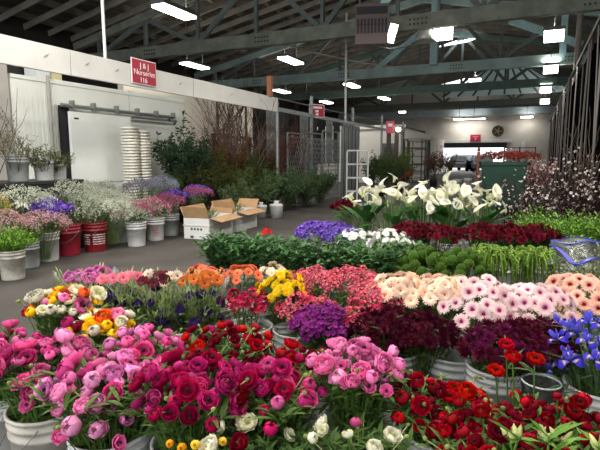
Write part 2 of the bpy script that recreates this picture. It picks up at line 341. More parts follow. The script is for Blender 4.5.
# ------------------------------------------------------------------ right fence with black netting and grey pole
black = mat('netting', '0c0b0c', .9, noise=.4, nscale=6, bump=.3, bscale=9, stretch=(1, 6, .5), spec=0)
t = thing('tall_fence', 'tall fence draped in black netting along the right side', 'fence', (1.2, 9, 0))
mb = M(); n = 260; vs = []
for i in range(n + 1):
    y = i * 36 / n; x = .03 * math.sin(i * .9) + .02 * math.sin(i * 2.3 + 1); vs += [(x + .05, y, 0), (x * .8 + .05, y, 2.4), (x * .5 + .05, y, 4.2)]
mb.add(vs, [(i * 3 + k, i * 3 + k + 1, i * 3 + k + 4, i * 3 + k + 3) for i in range(n) for k in (0, 1)], (1, 1, 1)); build('netting', mb, black, t, True)
pipe = mat('fence_pipe', '6f6c69', .6, .2)
mb = M(); mb.tube([(-.08, 0, 4.3), (-.08, 36, 4.3)], .05, 6); build('top_rail', mb, pipe, t)
for k in range(11):
    mb = M(); y = 2.6 + k * 3.2; mb.tube([(-.08, y, 0), (-.08 + R.uniform(-.05, .05), y + R.uniform(-.3, .3), 4.35)], .025, 6); build('post', mb, pipe, t)
mb = M()
for k in range(10):
    y = 2.0 + k * 2.1; mb.tube([(-.1, y, .1), (-.09, y + R.uniform(.3, 1.6), 4.2)], .014, 4)
build('loose_rod', mb, mat('rod', '6d6864', .6), t)
mb = M(); mb.tube([(1.4, 23, 0), (1.4, 23, 8)], .11, 12)
p_ = sstruct('column_1', mb, mat('grey_pole', '9b948c', .5, .1), 'slender grey pole rising to the roof by the fence')

# ------------------------------------------------------------------ signs
def text_mesh(s, size, m, parent, loc, rot, name='lettering'):
    c = bpy.data.curves.new(name, 'FONT'); c.body = s; c.size = size; c.extrude = .002; c.align_x = 'CENTER'
    tmp = bpy.data.objects.new('tmp', c); C.collection.objects.link(tmp); bpy.context.view_layer.update()
    me = bpy.data.meshes.new_from_object(tmp.evaluated_get(bpy.context.evaluated_depsgraph_get())); bpy.data.objects.remove(tmp)
    me.materials.clear(); me.materials.append(m); return ob(name, me, parent, loc, rot)
redm = mat('sign_red', 'a81f38', .5); whitem = mat('sign_white', 'efe4e4', .5)
rX = (PI / 2, 0, PI / 2)     # faces +x, read along +y
t = thing('stall_sign', 'red stall sign with white letters reading J & J Nurseries', 'sign', (-6.17, 6.8, 2.69))
mb = M(); mb.box(-.012, 0, -.3, .3, 0, .42); build('border', mb, whitem, t)
mb = M(); mb.box(-.006, .006, -.285, .285, .015, .405); build('panel', mb, redm, t)
text_mesh('J & J', .13, whitem, t, (.009, 0, .27), rX); text_mesh('Nurseries', .13, whitem, t, (.009, 0, .155), rX); text_mesh('116', .12, whitem, t, (.009, -.03, .035), rX)
t = thing('stall_sign', 'small red sign on the rail above the folding gates', 'sign', (-6.17, 14.4, 2.68), -.5)
mb = M(); mb.box(-.012, 0, -.3, .3, 0, .4); build('border', mb, whitem, t)
mb = M(); mb.box(-.006, .006, -.28, .28, .02, .38); build('panel', mb, redm, t)
mb = M(); mb.box(.006, .01, -.2, .2, .27, .33); mb.box(.006, .01, -.06, .06, .15, .22); mb.box(.006, .01, -.05, .06, .06, .12); build('lettering', mb, whitem, t)
t = thing('stall_sign', 'dark red sign on the white lintel over the far opening', 'sign', (-4.75, YF - .30, 2.85))
mb = M(); mb.box(-.45, .45, 0, .04, 0, .62); build('panel', mb, redm, t)
mb = M(); mb.box(-.25, .25, -.01, 0, .38, .48); mb.box(-.08, .08, -.01, 0, .12, .34); build('lettering', mb, mat('pink', 'e07a90', .5), t)
t = thing('stall_sign', 'pinkish red sign beside a glowing lamp, on the dark post far down the aisle', 'sign', (-5.3, 20, 2.4))
mb = M(); mb.box(-.16, .16, -.08, -.05, 0, .5); build('panel', mb, mat('pinkred', 'c0546a', .5), t)
mb = M(); mb.box(-.08, .1, -.09, -.08, .28, .4); build('lettering', mb, whitem, t)
t = thing('wall_lamp', 'glowing spot lamp on the dark post far down the aisle', 'lamp', (-4.95, 19.9, 2.55))
mb = M(); mb.lathe([(.0, -.1), (.09, -.06), (.11, 0), (.09, .06), (0, .1)], 12); build('bulb', mb, mat('warm_bulb', 'ffdcb0', .5, emit=8), t, True)
mb = M(); mb.tube([(-.2, .1, 0), (.2, .1, 0)], .03, 6); build('arm', mb, shade_m, t)
mb = M(); mb.box(-5.45, -5.3, 20, 20.15, 0, 2.75); mb.box(-5.12, -4.98, 20, 20.15, 0, 2.5); sstruct('column_2', mb, mat('dark_post', '433d3c', .7), 'dark post pair far down the aisle')
t = thing('ventilation_fan', 'round dark fan on the end wall right of the far sign', 'fan', (-2.9, YF - .1, 3.75), 0)
mb = M(); mb.lathe([(.38, -.1), (.5, -.1), (.5, .12), (.38, .12), (.38, -.1)], 24); build('ring', mb, mat('fan_ring', '5a4a38', .6), t, rot=(PI / 2, 0, 0))
mb = M(); mb.lathe([(0, .02), (.38, .02)], 24); build('grille', mb, mat('fan_dark', '2f261f', .7), t, rot=(PI / 2, 0, 0))
mb = M()
for k in range(5):
    a = k * 2 * PI / 5; mb.beam((0, 0, .06), (.34 * math.cos(a), .34 * math.sin(a), .05), .12, .02)
build('blade', mb, mat('fan_blade', '8a7858', .5), t, rot=(PI / 2, 0, 0))
# ================================================================== PLANT PIECES
GREEN = rgb('4f7034'); DKGREEN = rgb('2f4a26'); LTGREEN = rgb('7d9a4a'); GREY_GREEN = rgb('6f8062')
def patch(mb, pts, cols):          # 3 columns x n rows
    n = len(pts) // 3
    mb.add(pts, [(i * 3 + k, i * 3 + k + 1, i * 3 + k + 4, i * 3 + k + 3) for i in range(n - 1) for k in (0, 1)], cols)
def ranunculus_head(out, inn, opened=.5, eye=None, seed=0, tight=False):
    r = random.Random(seed); mb = M()
    rings = [(1.0, 7, .58), (.90, 7, .63), (.78, 7, .67), (.64, 6, .72), (.5, 6, .78), (.36, 5, .84)]
    if opened > .8: rings = rings[:4]
    if tight: rings = [(.8, 6, .86), (.66, 5, .88), (.5, 5, .9), (.34, 4, .93)]
    for k, (rad, n, th) in enumerate(rings):
        for j in range(n):
            a0 = 2 * PI * (j + .5 * (k % 2)) / n + r.uniform(-.15, .15); hw = PI / n * 1.35; t1 = th + r.uniform(-.05, .05) - opened * .12 * (1 - k / 6)
            pts = []; cl = []; rr = rad * r.uniform(.92, 1.05); tint = r.uniform(.78, 1.15)
            for i in range(5):
                t = i / 4; th_ = PI * (.08 + (t1 - .08) * t)
                for u in (-1, 0, 1):
                    a = a0 + u * hw * (1 - .35 * t * t) ; q = rr * (1 + (.05 if u else 0)) * (1 + .18 * t * t * opened)
                    z = -math.cos(th_) * rad * .85 + (.12 * r.uniform(-1, 1) if i == 4 else .03 * r.uniform(-1, 1)) - (.09 if u and i == 4 else 0); q *= 1 + (.07 * r.uniform(-1, 1) if i > 2 else 0)
                    pts.append((q * math.sin(th_) * math.cos(a), q * math.sin(th_) * math.sin(a), z))
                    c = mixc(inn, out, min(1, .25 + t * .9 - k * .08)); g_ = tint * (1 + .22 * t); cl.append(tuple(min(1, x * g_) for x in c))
            patch(mb, pts, cl)
    ey = eye or mixc(inn, rgb('5a6a2a'), .5); er = .22 if eye else .15; ez = .1 if opened > .8 else .28
    mb.lathe([(er * 1.0, ez - .12), (er, ez), (er * .6, ez + .1), (0.001, ez + .14)], 8, ey)
    return mb
def scaled(mb, s, z=0): mb.v = [(p[0] * s, p[1] * s, p[2] * s + z) for p in mb.v]; return mb
def bud_head(col=None):
    mb = M(); c = rgb('8e9a56')
    mb.lathe([(.02, -.9), (.5, -.7), (.75, 0), (.55, .6), (.15, .9), (.001, .95)], 7, [c] * 14 + [mixc(c, col or c, .8)] * 28)
    return mb
def disc_flower(rays, ln, wd, col, center, rc, tipc=None, up=.25, layers=1, basec=None, seed=0, n=3, collar=None):
    r = random.Random(seed); mb = M()
    for L_ in range(layers):
        for j in range(rays):
            a = 2 * PI * (j + .5 * L_) / rays + r.uniform(-.06, .06); e = up + .22 * L_ + r.uniform(-.1, .1); l_ = ln * (1 - .14 * L_) * r.uniform(.92, 1.05)
            d = V((math.cos(a) * math.cos(e), math.sin(a) * math.cos(e), math.sin(e))); x = V((-math.sin(a), math.cos(a), 0)); up_ = x.cross(d) * -1
            vs = []; cl = []
            for i in range(n + 1):
                t = i / n; wv = wd * .5 * (.45 + .75 * math.sin(PI * min(.92, t * .85 + .12))) * (.55 if i == n else 1)
                q = d * (rc * .6 + (l_ - rc * .6) * t) + V((0, 0, -.12 * l_ * t * t))
                vs += [q - x * wv + V((0, 0, .02)), q, q + x * wv + V((0, 0, .02))]
                c = mixc(basec or col, tipc or col, min(1, t * 1.4)); k = r.uniform(.93, 1.05); cl += [tuple(min(1, y * k) for y in c)] * 3
            patch(mb, vs, cl)
    mb.lathe([(rc, 0), (rc * .95, rc * .35), (rc * .5, rc * .5), (.001, rc * .45)], 10, [center] * 20 + [mixc(center, (0, 0, 0), .3)] * 20)
    if collar:
        for j in range(26):
            a = 2 * PI * j / 26; mb.leaf((rc * .75 * math.cos(a), rc * .75 * math.sin(a), rc * .3), (math.cos(a), math.sin(a), .5), rc * .7, rc * .28, collar, .1, 2)
    mb.lathe([(.03, -.25), (rc * .8, -.16), (rc * 1.2, -.02)], 8, GREEN)
    return mb
def calla_head(c1=rgb('f6f3e4'), c0=rgb('c9cf7c'), seed=0, roll=0.35):
    r = random.Random(seed); mb = M(); na = 18; nt = 7; vs = []; cl = []
    for i in range(nt + 1):
        t = i / nt
        for j in range(na + 1):
            a = -PI + 2 * PI * j / na; s = math.cos(a)          # s=1 at the tip side
            rr = .10 + .10 * t + .42 * max(0, t - .45) ** 1.3 * (1.05 + .55 * s)
            lip = max(0, t - .6) / .4
            z = t * 1.0 + lip * (.30 * s - .22) - .18 * lip * lip
            tipx = lip ** 2 * max(0, s) ** 6 * .38
            spl = .06 * (a / PI) * t                             # overlapping edge
            vs.append(((rr + abs(spl)) * math.cos(a) + tipx, (rr + spl) * math.sin(a), z)); cl.append(mixc(c0, c1, min(1, t * 1.7)))
    fs = [(i * (na + 1) + j, i * (na + 1) + j + 1, (i + 1) * (na + 1) + j + 1, (i + 1) * (na + 1) + j) for i in range(nt) for j in range(na)]
    mb.add(vs, fs, cl); return mb
def iris_head(seed=0):
    r = random.Random(seed); mb = M(); b = rgb('3a34b4'); b2 = rgb('6a68d8'); yl = rgb('e8c23c')
    for j in range(3):
        a = j * 2 * PI / 3
        pts = []; cl = []
        for i in range(6):
            t = i / 5; rad = .12 + .85 * t; z = .35 * math.sin(PI * t * .8) - .35 * t * t; wv = (.07 + .17 * math.sin(PI * min(1, t * .95)) + (.1 if t > .5 else 0)) * (0.5 if i == 5 else 1)
            for u in (-1, 0, 1): pts.append((rad * math.cos(a) - u * wv * math.sin(a), rad * math.sin(a) + u * wv * math.cos(a), z - abs(u) * .05)); cl.append(yl if (u == 0 and .3 < t < .5) else (b2 if i < 2 else b))
        patch(mb, pts, cl)
        a += PI / 3; pts = []; cl = []
        for i in range(5):
            t = i / 4; rad = .08 + .25 * t; z = .1 + .8 * t; wv = .05 + .2 * math.sin(PI * t * .9)
            for u in (-1, 0, 1): pts.append((rad * math.cos(a) - u * wv * math.sin(a), rad * math.sin(a) + u * wv * math.cos(a), z)); cl.append(mixc(b, b2, t))
        patch(mb, pts, cl)
    mb.lathe([(.03, -.9), (.1, -.5), (.12, -.1), (.06, .1)], 6, DKGREEN)
    return mb
def cluster(n, rad, item, seed, flat=.6, r_item=(.8, 1.2)):        # items over a dome of unit shape
    r = random.Random(seed); mb = M()
    for i in range(n):
        a = i * 2.39996; q = math.sqrt((i + .5) / n); x = q * math.cos(a) * rad; y = q * math.sin(a) * rad; z = flat * rad * (1 - q * q)
        d = V((x * 1.2, y * 1.2, .5 * rad + .3 * r.random() * rad)).normalized()
        mtx = Matrix.Translation((x + r.uniform(-.1, .1) * rad, y + r.uniform(-.1, .1) * rad, z + r.uniform(-.12, .12) * rad)) @ face_dir(d, r.uniform(0, 6)) @ Matrix.Scale(r.uniform(*r_item), 4)
        mb.put(item[i % len(item)], mtx)
    return mb
def spikes(n, ln, wd, col, seed, colb=None, full=False):       # fuzzy ball / umbel of short blades
    r = random.Random(seed); mb = M()
    for i in range(n):
        z = 1 - 2 * (i + .5) / n if full else 1 - 1.25 * (i + .5) / n; a = i * 2.39996; q = math.sqrt(max(0, 1 - z * z))
        d = V((q * math.cos(a), q * math.sin(a), z)); c = mixc(col, colb or col, r.random())
        mb.leaf(d * .12, d + V((r.uniform(-.3, .3), r.uniform(-.3, .3), r.uniform(-.2, .2))), ln * r.uniform(.8, 1.1), wd, c, r.uniform(-.2, .3), 2)
    return mb

def curve_pts(b, m, t, n=6):
    b, m, t = V(b), V(m), V(t); return [b * (1 - s) ** 2 + m * 2 * s * (1 - s) + t * s * s for s in [i / n for i in range(n + 1)]]
def stem_mesh(base, mid, top, col, rad=.0032, leaves=5, leafcol=GREEN, ll=.09, lw=.02, seed=0, tipdir=None, zmin=.25):
    r = random.Random(seed); mb = M(); P = curve_pts(base, mid, top, 6)
    mb.tube(P, [rad * 1.2] * 3 + [rad] * 4, 4, col, False)
    for k in range(leaves):
        s = r.uniform(zmin, .9); i = int(s * 6); p = P[i].lerp(P[min(6, i + 1)], s * 6 - i); a = r.uniform(0, 2 * PI)
        mb.leaf(p, (math.cos(a), math.sin(a), r.uniform(.2, 1.3)), ll * r.uniform(.6, 1.2), lw * r.uniform(.7, 1.2), mixc(leafcol, LTGREEN, r.random() * .3), .35, 3)
    return mb
def single(name, label, cat, group, base, top, head, hs, stemcol=GREEN, leaves=5, facing=None, ll=.08, lw=.014, rad=.0035, hname='flower_head', leafcol=GREEN, spread=.35, extra=None):
    """one cut flower: root at the bucket floor, stem with leaves, head"""
    base = V(base); top = V(top); o = thing(name, label, cat, base, 0, group)
    rel = top - base; f = V(facing) if facing else V((0, 0, 1)); f.normalize()
    mid = V((rel.x * spread, rel.y * spread, rel.z * .72))
    st = stem_mesh((0, 0, 0), mid, rel - f * hs * .7, stemcol, rad, leaves, leafcol, ll, lw, R.random())
    build('stem', st, LEAF, o, True)
    ob(hname, head, o, rel, face_dir(f, R.uniform(0, 6.28)), hs * R.uniform(.85, 1.12))
    if extra: extra(o, rel, f)
    return o
# ------------------------------------------------------------------ buckets
BP = {'white': mat('plastic_white', 'd3d4d2', .45, noise=.12, nscale=5, col2='bdbdba'), 'red': mat('plastic_red', 'a02437', .45, noise=.25, nscale=6), 'darkred': mat('plastic_dark_red', '8c1a24', .45, noise=.2, nscale=6),
      'dirty': mat('plastic_dirty', 'c6c1b6', .6, noise=.3, nscale=9, col2='9e978b'), 'grey': mat('plastic_grey', 'a9adaa', .4, noise=.2, nscale=7, col2='8c8f8b'), 'black': mat('plastic_black', '1f2021', .5)}
wire = mat('wire', '7d7d7d', .4, .7)
def bucket_mb(): return M().lathe([(.001, .003), (.125, .003), (.13, .0), (.132, .01), (.148, .27), (.156, .272), (.156, .285), (.149, .288), (.150, .315), (.158, .317), (.158, .33), (.151, .333), (.152, .355), (.162, .357), (.162, .372), (.150, .372), (.147, .30), (.128, .02), (.001, .02)], 28)
_bm = {}
def bucket(loc, label, kind='white', s=1.0, name='plastic_bucket', handle=True, group=None):
    if kind not in _bm:
        _bm[kind] = bucket_mb().mesh('bucket_body', BP[kind])
        if 'h' not in _bm:
            h = M(); pts = [(.165 * math.cos(a), -.05 - .155 * math.sin(a) * .35, .345 - .17 * math.sin(a)) for a in [PI * i / 10 for i in range(11)]]
            h.tube([(p[0], p[1] - .1 * math.sin(PI * i / 10), p[2]) for i, p in enumerate(pts)], .0025, 5); _bm['h'] = h.mesh('bucket_handle', wire)
    t = thing(name, label, 'bucket', loc, R.uniform(-.6, .6), group); t.scale = (s,) * 3
    ob('body', _bm[kind], t)
    if handle: ob('handle', _bm['h'], t)
    return t
def script_marks(t, rows, col, ang, w_=.12, z0=.1, dz=.03, seed=0, r0=.14):
    r = random.Random(seed); mb = M()
    for k in range(rows):
        a = ang - w_ / r0 / 2; end = ang + w_ / r0 / 2
        while a < end:
            da = r.uniform(.03, .09); z = z0 + k * dz; rr = .132 + (z / .27) * .016 + .002; h = r.uniform(.008, .017)
            mb.add([(rr * math.cos(a), rr * math.sin(a), z), (rr * math.cos(a + da), rr * math.sin(a + da), z), (rr * math.cos(a + da), rr * math.sin(a + da), z + h), (rr * math.cos(a), rr * math.sin(a), z + h)], [(0, 1, 2, 3)], (1, 1, 1)); a += da + r.uniform(.02, .05)
    build('lettering', mb, mat('mark' + col, col, .6), t)

# ------------------------------------------------------------------ foreground ranunculus
def col(*h): return [rgb(x) for x in h]
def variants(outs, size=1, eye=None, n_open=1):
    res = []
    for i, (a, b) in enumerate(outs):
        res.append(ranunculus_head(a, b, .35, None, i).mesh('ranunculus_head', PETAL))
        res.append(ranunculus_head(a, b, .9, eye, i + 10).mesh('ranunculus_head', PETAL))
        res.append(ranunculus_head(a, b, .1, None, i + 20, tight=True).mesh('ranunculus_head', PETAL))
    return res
DKEYE = rgb('3a1830')
H = {
 'pink': variants([(rgb('e27cb0'), rgb('cc4c8c')), (rgb('eca0c8'), rgb('da6ca2'))], eye=DKEYE),
 'hotpink': variants([(rgb('d2468a'), rgb('b02862')), (rgb('e066a2'), rgb('c84082'))], eye=DKEYE),
 'magenta': variants([(rgb('b01050'), rgb('7c0832')), (rgb('9c0c3c'), rgb('68062a')), (rgb('c02a74'), rgb('941450'))], eye=rgb('2c1018')),
 'red': variants([(rgb('940a1e'), rgb('580410')), (rgb('78061a'), rgb('46030e'))], eye=rgb('2a0a0a')),
 'brightred': variants([(rgb('bc0a18'), rgb('86040e'))], eye=rgb('2a0a0a')),
 'white': variants([(rgb('e6e2ce'), rgb('d8d8b4'))], eye=rgb('a8b060')),
 'yellow': variants([(rgb('f2c81c'), rgb('e0a010'))], eye=rgb('8a7a20')),
 'orange': variants([(rgb('e0662c'), rgb('c04a1c'))], eye=rgb('5a3a10')),
 'lilac': variants([(rgb('d888bc'), rgb('bc5c98'))], eye=DKEYE),
}
BUD = bud_head().mesh('bud', PETAL)
CN = {'pink': 'soft pink', 'hotpink': 'rose pink', 'magenta': 'deep magenta', 'red': 'dark red', 'brightred': 'bright red', 'white': 'cream white', 'yellow': 'yellow', 'orange': 'orange', 'lilac': 'lilac pink'}
def head_pick(mix, name=False):
    k = R.random() * sum(w_ for _, w_ in mix)
    for c, w_ in mix:
        k -= w_
        if k <= 0: break
    h_ = R.choice(H[c]); return (CN[c], h_) if name else h_
def leafy_fill(loc, r_, h, n, label, name, colr=GREEN, ll=.12, lw=.02, seed=0, group=None):
    """greens standing in the bucket between the blooms"""
    rr = random.Random(seed); mb = M()
    for k in range(n):
        a = rr.uniform(0, 2 * PI); q = r_ * math.sqrt(rr.random()); x, y = q * math.cos(a), q * math.sin(a)
        b = V((x * .35, y * .35, -.2)); t = V((x, y, h * rr.uniform(.75, 1.0))); P = curve_pts(b, (x * .5, y * .5, h * .6), t, 5)
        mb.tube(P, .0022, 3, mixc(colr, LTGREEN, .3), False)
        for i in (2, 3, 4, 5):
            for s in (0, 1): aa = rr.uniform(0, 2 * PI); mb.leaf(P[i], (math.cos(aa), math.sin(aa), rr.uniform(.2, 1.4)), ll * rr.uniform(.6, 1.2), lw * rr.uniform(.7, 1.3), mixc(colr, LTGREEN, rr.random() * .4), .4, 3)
    o = build(name, mb, LEAF, None, True, loc)
    return tag(o, label, 'foliage', group, 'stuff')
NR = 0; PACK = []; PACKS = M()
def ran_bucket(x, y, mix, n, Rr, zc, hs, label, group, bl, kind='white', dome=1.2, skew=(0, 0), buds=5, back=True, fill=58, fillcol=GREEN, sag=0, s=1.0):
    global NR; budlab = 'among the ' + group
    bucket((x, y, 0), bl, kind, s)
    cam2 = V((-x, -y)).normalized()
    for i in range(n):
        q = math.sqrt((i + .5) / n); a = i * 2.39996 + R.uniform(-.2, .2); px = Rr * q * math.cos(a) + skew[0] * q; py = Rr * q * math.sin(a) + skew[1] * q
        front = (px * cam2.x + py * cam2.y) / Rr
        z = zc - dome * (px * px + py * py) - sag * max(0, front) ** 2 + R.uniform(-.035, .035)
        f = V((px * 1.6 + cam2.x * .12, py * 1.6 + cam2.y * .12, .28)).normalized() + V((R.uniform(-.35, .35), R.uniform(-.35, .35), R.uniform(-.1, .3)))
        cn, hm_ = head_pick(mix, True)
        single('ranunculus', cn + ' ranunculus ' + label, 'flower', cn + ' ' + group, (x + px * .25, y + py * .25, .08), (x + px, y + py, z), hm_, hs * 1.05 * R.uniform(.75, 1.2), leaves=5, facing=f)
        NR += 1
    for i in range(int(n * 1.15)):          # the smaller heads packed in between
        q = math.sqrt((i + R.random()) / (n * 1.15)); a = i * 2.39996 + 1.3; px = Rr * q * math.cos(a) + skew[0] * q; py = Rr * q * math.sin(a) + skew[1] * q
        if dome < 1: continue
        front = (px * cam2.x + py * cam2.y) / Rr
        tp = V((x + px, y + py, zc - dome * (px * px + py * py) - sag * max(0, front) ** 2 - R.uniform(.015, .06)))
        f = (V((px * 1.6, py * 1.6, .28)).normalized() + V((R.uniform(-.5, .5), R.uniform(-.5, .5), R.uniform(-.1, .3)))).normalized(); hm = head_pick(mix)
        PACK.append((tp, f, hm, hs * .92 * R.uniform(.75, 1.1))); bs = V((x + px * .25, y + py * .25, .1)); PACKS.tube(curve_pts(bs, bs.lerp(tp, .6) + V((0, 0, .08)), tp, 4), .0025, 3, GREEN, False)
    for i in range(int(buds * .8)):
        a = R.uniform(0, 6.28); q = Rr * R.uniform(.6, 1.15); px, py = q * math.cos(a), q * math.sin(a)
        f = V((px, py, R.uniform(-.1, .5)))
        single('ranunculus_bud', 'small green bud on a thin stem, ' + budlab, 'flower bud', 'buds ' + group, (x + px * .2, y + py * .2, .1), (x + px, y + py, zc - dome * q * q + R.uniform(-.02, .045)), BUD, .011 * R.uniform(.8, 1.2),
               stemcol=rgb('b7bd7c'), leaves=1, facing=f, hname='bud', rad=.002, spread=-.1)
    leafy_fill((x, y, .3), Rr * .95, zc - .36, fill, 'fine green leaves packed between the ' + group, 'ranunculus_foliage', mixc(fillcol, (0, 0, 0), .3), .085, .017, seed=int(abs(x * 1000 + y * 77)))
# ================================================================== FRONT ROW, left to right
PH = 'pink ranunculus '
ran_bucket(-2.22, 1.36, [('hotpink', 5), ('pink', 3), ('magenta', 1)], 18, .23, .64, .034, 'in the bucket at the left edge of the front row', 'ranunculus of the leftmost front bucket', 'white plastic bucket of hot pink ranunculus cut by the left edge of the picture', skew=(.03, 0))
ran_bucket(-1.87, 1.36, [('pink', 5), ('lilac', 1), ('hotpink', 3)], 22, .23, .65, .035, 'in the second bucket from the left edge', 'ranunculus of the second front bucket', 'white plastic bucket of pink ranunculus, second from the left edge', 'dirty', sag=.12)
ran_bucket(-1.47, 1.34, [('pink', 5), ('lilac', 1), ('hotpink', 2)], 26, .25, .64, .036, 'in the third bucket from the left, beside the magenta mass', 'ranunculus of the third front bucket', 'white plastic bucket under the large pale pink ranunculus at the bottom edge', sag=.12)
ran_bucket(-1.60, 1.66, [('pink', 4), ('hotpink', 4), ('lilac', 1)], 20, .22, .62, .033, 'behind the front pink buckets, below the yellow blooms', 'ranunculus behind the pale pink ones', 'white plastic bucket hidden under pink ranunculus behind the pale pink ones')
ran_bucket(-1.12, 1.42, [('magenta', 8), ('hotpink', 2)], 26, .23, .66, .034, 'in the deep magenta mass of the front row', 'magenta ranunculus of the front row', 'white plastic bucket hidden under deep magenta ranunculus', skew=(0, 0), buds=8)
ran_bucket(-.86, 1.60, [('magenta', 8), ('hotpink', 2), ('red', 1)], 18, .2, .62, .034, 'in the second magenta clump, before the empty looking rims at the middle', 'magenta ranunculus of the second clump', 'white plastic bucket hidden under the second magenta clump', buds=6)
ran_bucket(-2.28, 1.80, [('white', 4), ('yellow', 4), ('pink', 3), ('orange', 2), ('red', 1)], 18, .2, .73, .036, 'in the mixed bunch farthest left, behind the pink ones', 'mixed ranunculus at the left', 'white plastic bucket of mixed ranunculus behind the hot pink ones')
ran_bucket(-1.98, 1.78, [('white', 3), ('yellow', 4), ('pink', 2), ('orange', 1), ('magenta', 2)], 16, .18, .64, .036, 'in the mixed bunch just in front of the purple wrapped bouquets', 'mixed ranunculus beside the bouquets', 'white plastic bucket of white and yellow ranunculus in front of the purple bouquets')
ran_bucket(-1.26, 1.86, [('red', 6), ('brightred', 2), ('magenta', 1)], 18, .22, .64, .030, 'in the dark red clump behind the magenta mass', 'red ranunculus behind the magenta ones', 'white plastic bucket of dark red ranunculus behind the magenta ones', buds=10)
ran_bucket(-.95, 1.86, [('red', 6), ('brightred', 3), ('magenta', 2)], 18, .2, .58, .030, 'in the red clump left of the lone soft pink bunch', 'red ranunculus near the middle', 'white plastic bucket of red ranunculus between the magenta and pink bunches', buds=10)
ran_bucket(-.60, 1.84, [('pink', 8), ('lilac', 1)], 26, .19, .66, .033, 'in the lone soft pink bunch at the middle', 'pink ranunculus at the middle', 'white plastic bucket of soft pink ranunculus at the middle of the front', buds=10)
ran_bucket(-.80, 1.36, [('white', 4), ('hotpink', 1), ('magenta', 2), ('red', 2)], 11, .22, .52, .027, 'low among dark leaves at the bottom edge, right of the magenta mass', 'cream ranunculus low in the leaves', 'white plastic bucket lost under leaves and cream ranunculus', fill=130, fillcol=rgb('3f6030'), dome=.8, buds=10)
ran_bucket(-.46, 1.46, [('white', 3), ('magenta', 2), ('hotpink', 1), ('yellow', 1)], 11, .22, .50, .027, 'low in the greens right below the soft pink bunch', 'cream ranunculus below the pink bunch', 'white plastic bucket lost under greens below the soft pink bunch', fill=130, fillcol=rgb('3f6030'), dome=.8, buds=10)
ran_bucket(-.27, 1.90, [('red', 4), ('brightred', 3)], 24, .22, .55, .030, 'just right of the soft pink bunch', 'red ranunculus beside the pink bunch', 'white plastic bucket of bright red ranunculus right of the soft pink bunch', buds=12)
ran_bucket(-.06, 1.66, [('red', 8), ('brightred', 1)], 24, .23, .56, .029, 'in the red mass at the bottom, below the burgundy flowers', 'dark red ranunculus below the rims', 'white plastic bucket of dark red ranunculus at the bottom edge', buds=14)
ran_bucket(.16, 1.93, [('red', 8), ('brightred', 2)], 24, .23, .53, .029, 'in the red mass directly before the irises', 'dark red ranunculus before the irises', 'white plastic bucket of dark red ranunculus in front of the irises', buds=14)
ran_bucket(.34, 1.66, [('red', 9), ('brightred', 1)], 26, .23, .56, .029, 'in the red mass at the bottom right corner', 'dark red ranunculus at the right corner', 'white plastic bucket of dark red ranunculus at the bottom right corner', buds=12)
# taller bright red blooms that stand up from the dark ones
for k, (px, py, z) in enumerate(((-.02, 2.06, .66), (.06, 2.08, .66), (-.08, 2.04, .60), (-.05, 2.14, .68))):
    single('ranunculus', 'bright red ranunculus standing clear above the dark red mass', 'flower', 'tall red ranunculus', (px * .8 + .02, py - .05, .08), (px, py, z), R.choice(H['brightred']), .034, leaves=6, facing=(.1, -.3, .9), ll=.14)
pk = M()
for tp, f, hm, s_ in PACK:
    vs = [tuple(v.co) for v in hm.vertices]; cs = [tuple(d.color)[:3] for d in hm.color_attributes['Col'].data]; k = R.uniform(.8, 1.2); mtx = Matrix.Translation(tp) @ face_dir(f, R.uniform(0, 6)) @ Matrix.Scale(s_, 4)
    pk.add([mtx @ V(p) for p in vs], [tuple(p.vertices) for p in hm.polygons], [tuple(min(1, x * k) for x in c) for c in cs])
o = build('ranunculus_flowers', pk, PETAL, None, True); tag(o, 'smaller ranunculus blooms packed between the larger ones across the front row', 'flowers', None, 'stuff'); build('stems', PACKS, LEAF, o)
# small orange and yellow strawflowers at the bottom
SF = [ranunculus_head(rgb('e8a020'), rgb('c86c14'), .1, None, 55, tight=True).mesh('strawflower_head', PETAL), ranunculus_head(rgb('f0c840'), rgb('d89020'), .2, None, 56, tight=True).mesh('strawflower_head', PETAL)]
for px, py, z in ((-1.02, 1.17, .52), (-.98, 1.18, .51), (-.94, 1.2, .52), (-.90, 1.21, .515), (-.86, 1.24, .53), (-1.0, 1.15, .49), (-.92, 1.18, .49), (-.96, 1.16, .485)):
    single('strawflower', 'small golden strawflower below the magenta blooms at the bottom edge', 'flower', 'golden strawflowers', (px * .97 - .02, py + .08, .08), (px, py, z), R.choice(SF), .019, leaves=3, facing=(.45, -.8, .4))
# bright green leaves with buds at the bottom right (lily like stems)
def lily_stem(x, y, h, seed):
    o = thing('lily_stem', 'bright green leafy stem with closed buds at the bottom right', 'cut stem', (x, y, .05), 0, 'leafy bud stems'); r = random.Random(seed); mb = M()
    P = curve_pts((0, 0, 0), (r.uniform(-.02, .02), r.uniform(-.05, 0), h * .6), (r.uniform(-.07, .07), r.uniform(-.1, .04), h), 8); mb.tube(P, .004, 5, rgb('5f8f3a'), False)
    for k in range(3, 9):
        for s in range(3): a = r.uniform(0, 6.28); mb.leaf(P[k], (math.cos(a), math.sin(a), r.uniform(.5, 1.6)), r.uniform(.07, .12), .022, mixc(rgb('44762a'), rgb('74a040'), r.random()), .3, 3)
    build('stem', mb, LEAF, o, True)
    for k in range(3):
        a = r.uniform(0, 6.28); ob('bud', LILYBUD, o, P[-1] + V((.02 * math.cos(a), .02 * math.sin(a), .01)), face_dir((math.cos(a), math.sin(a), 1.2)), .03)
lb = M(); lb.lathe([(.05, -.8), (.22, -.5), (.3, 0), (.2, .6), (.02, .95)], 6, [rgb('6f9a44')] * 12 + [rgb('c9cf8a')] * 18); LILYBUD = lb.mesh('lily_bud', PETAL)
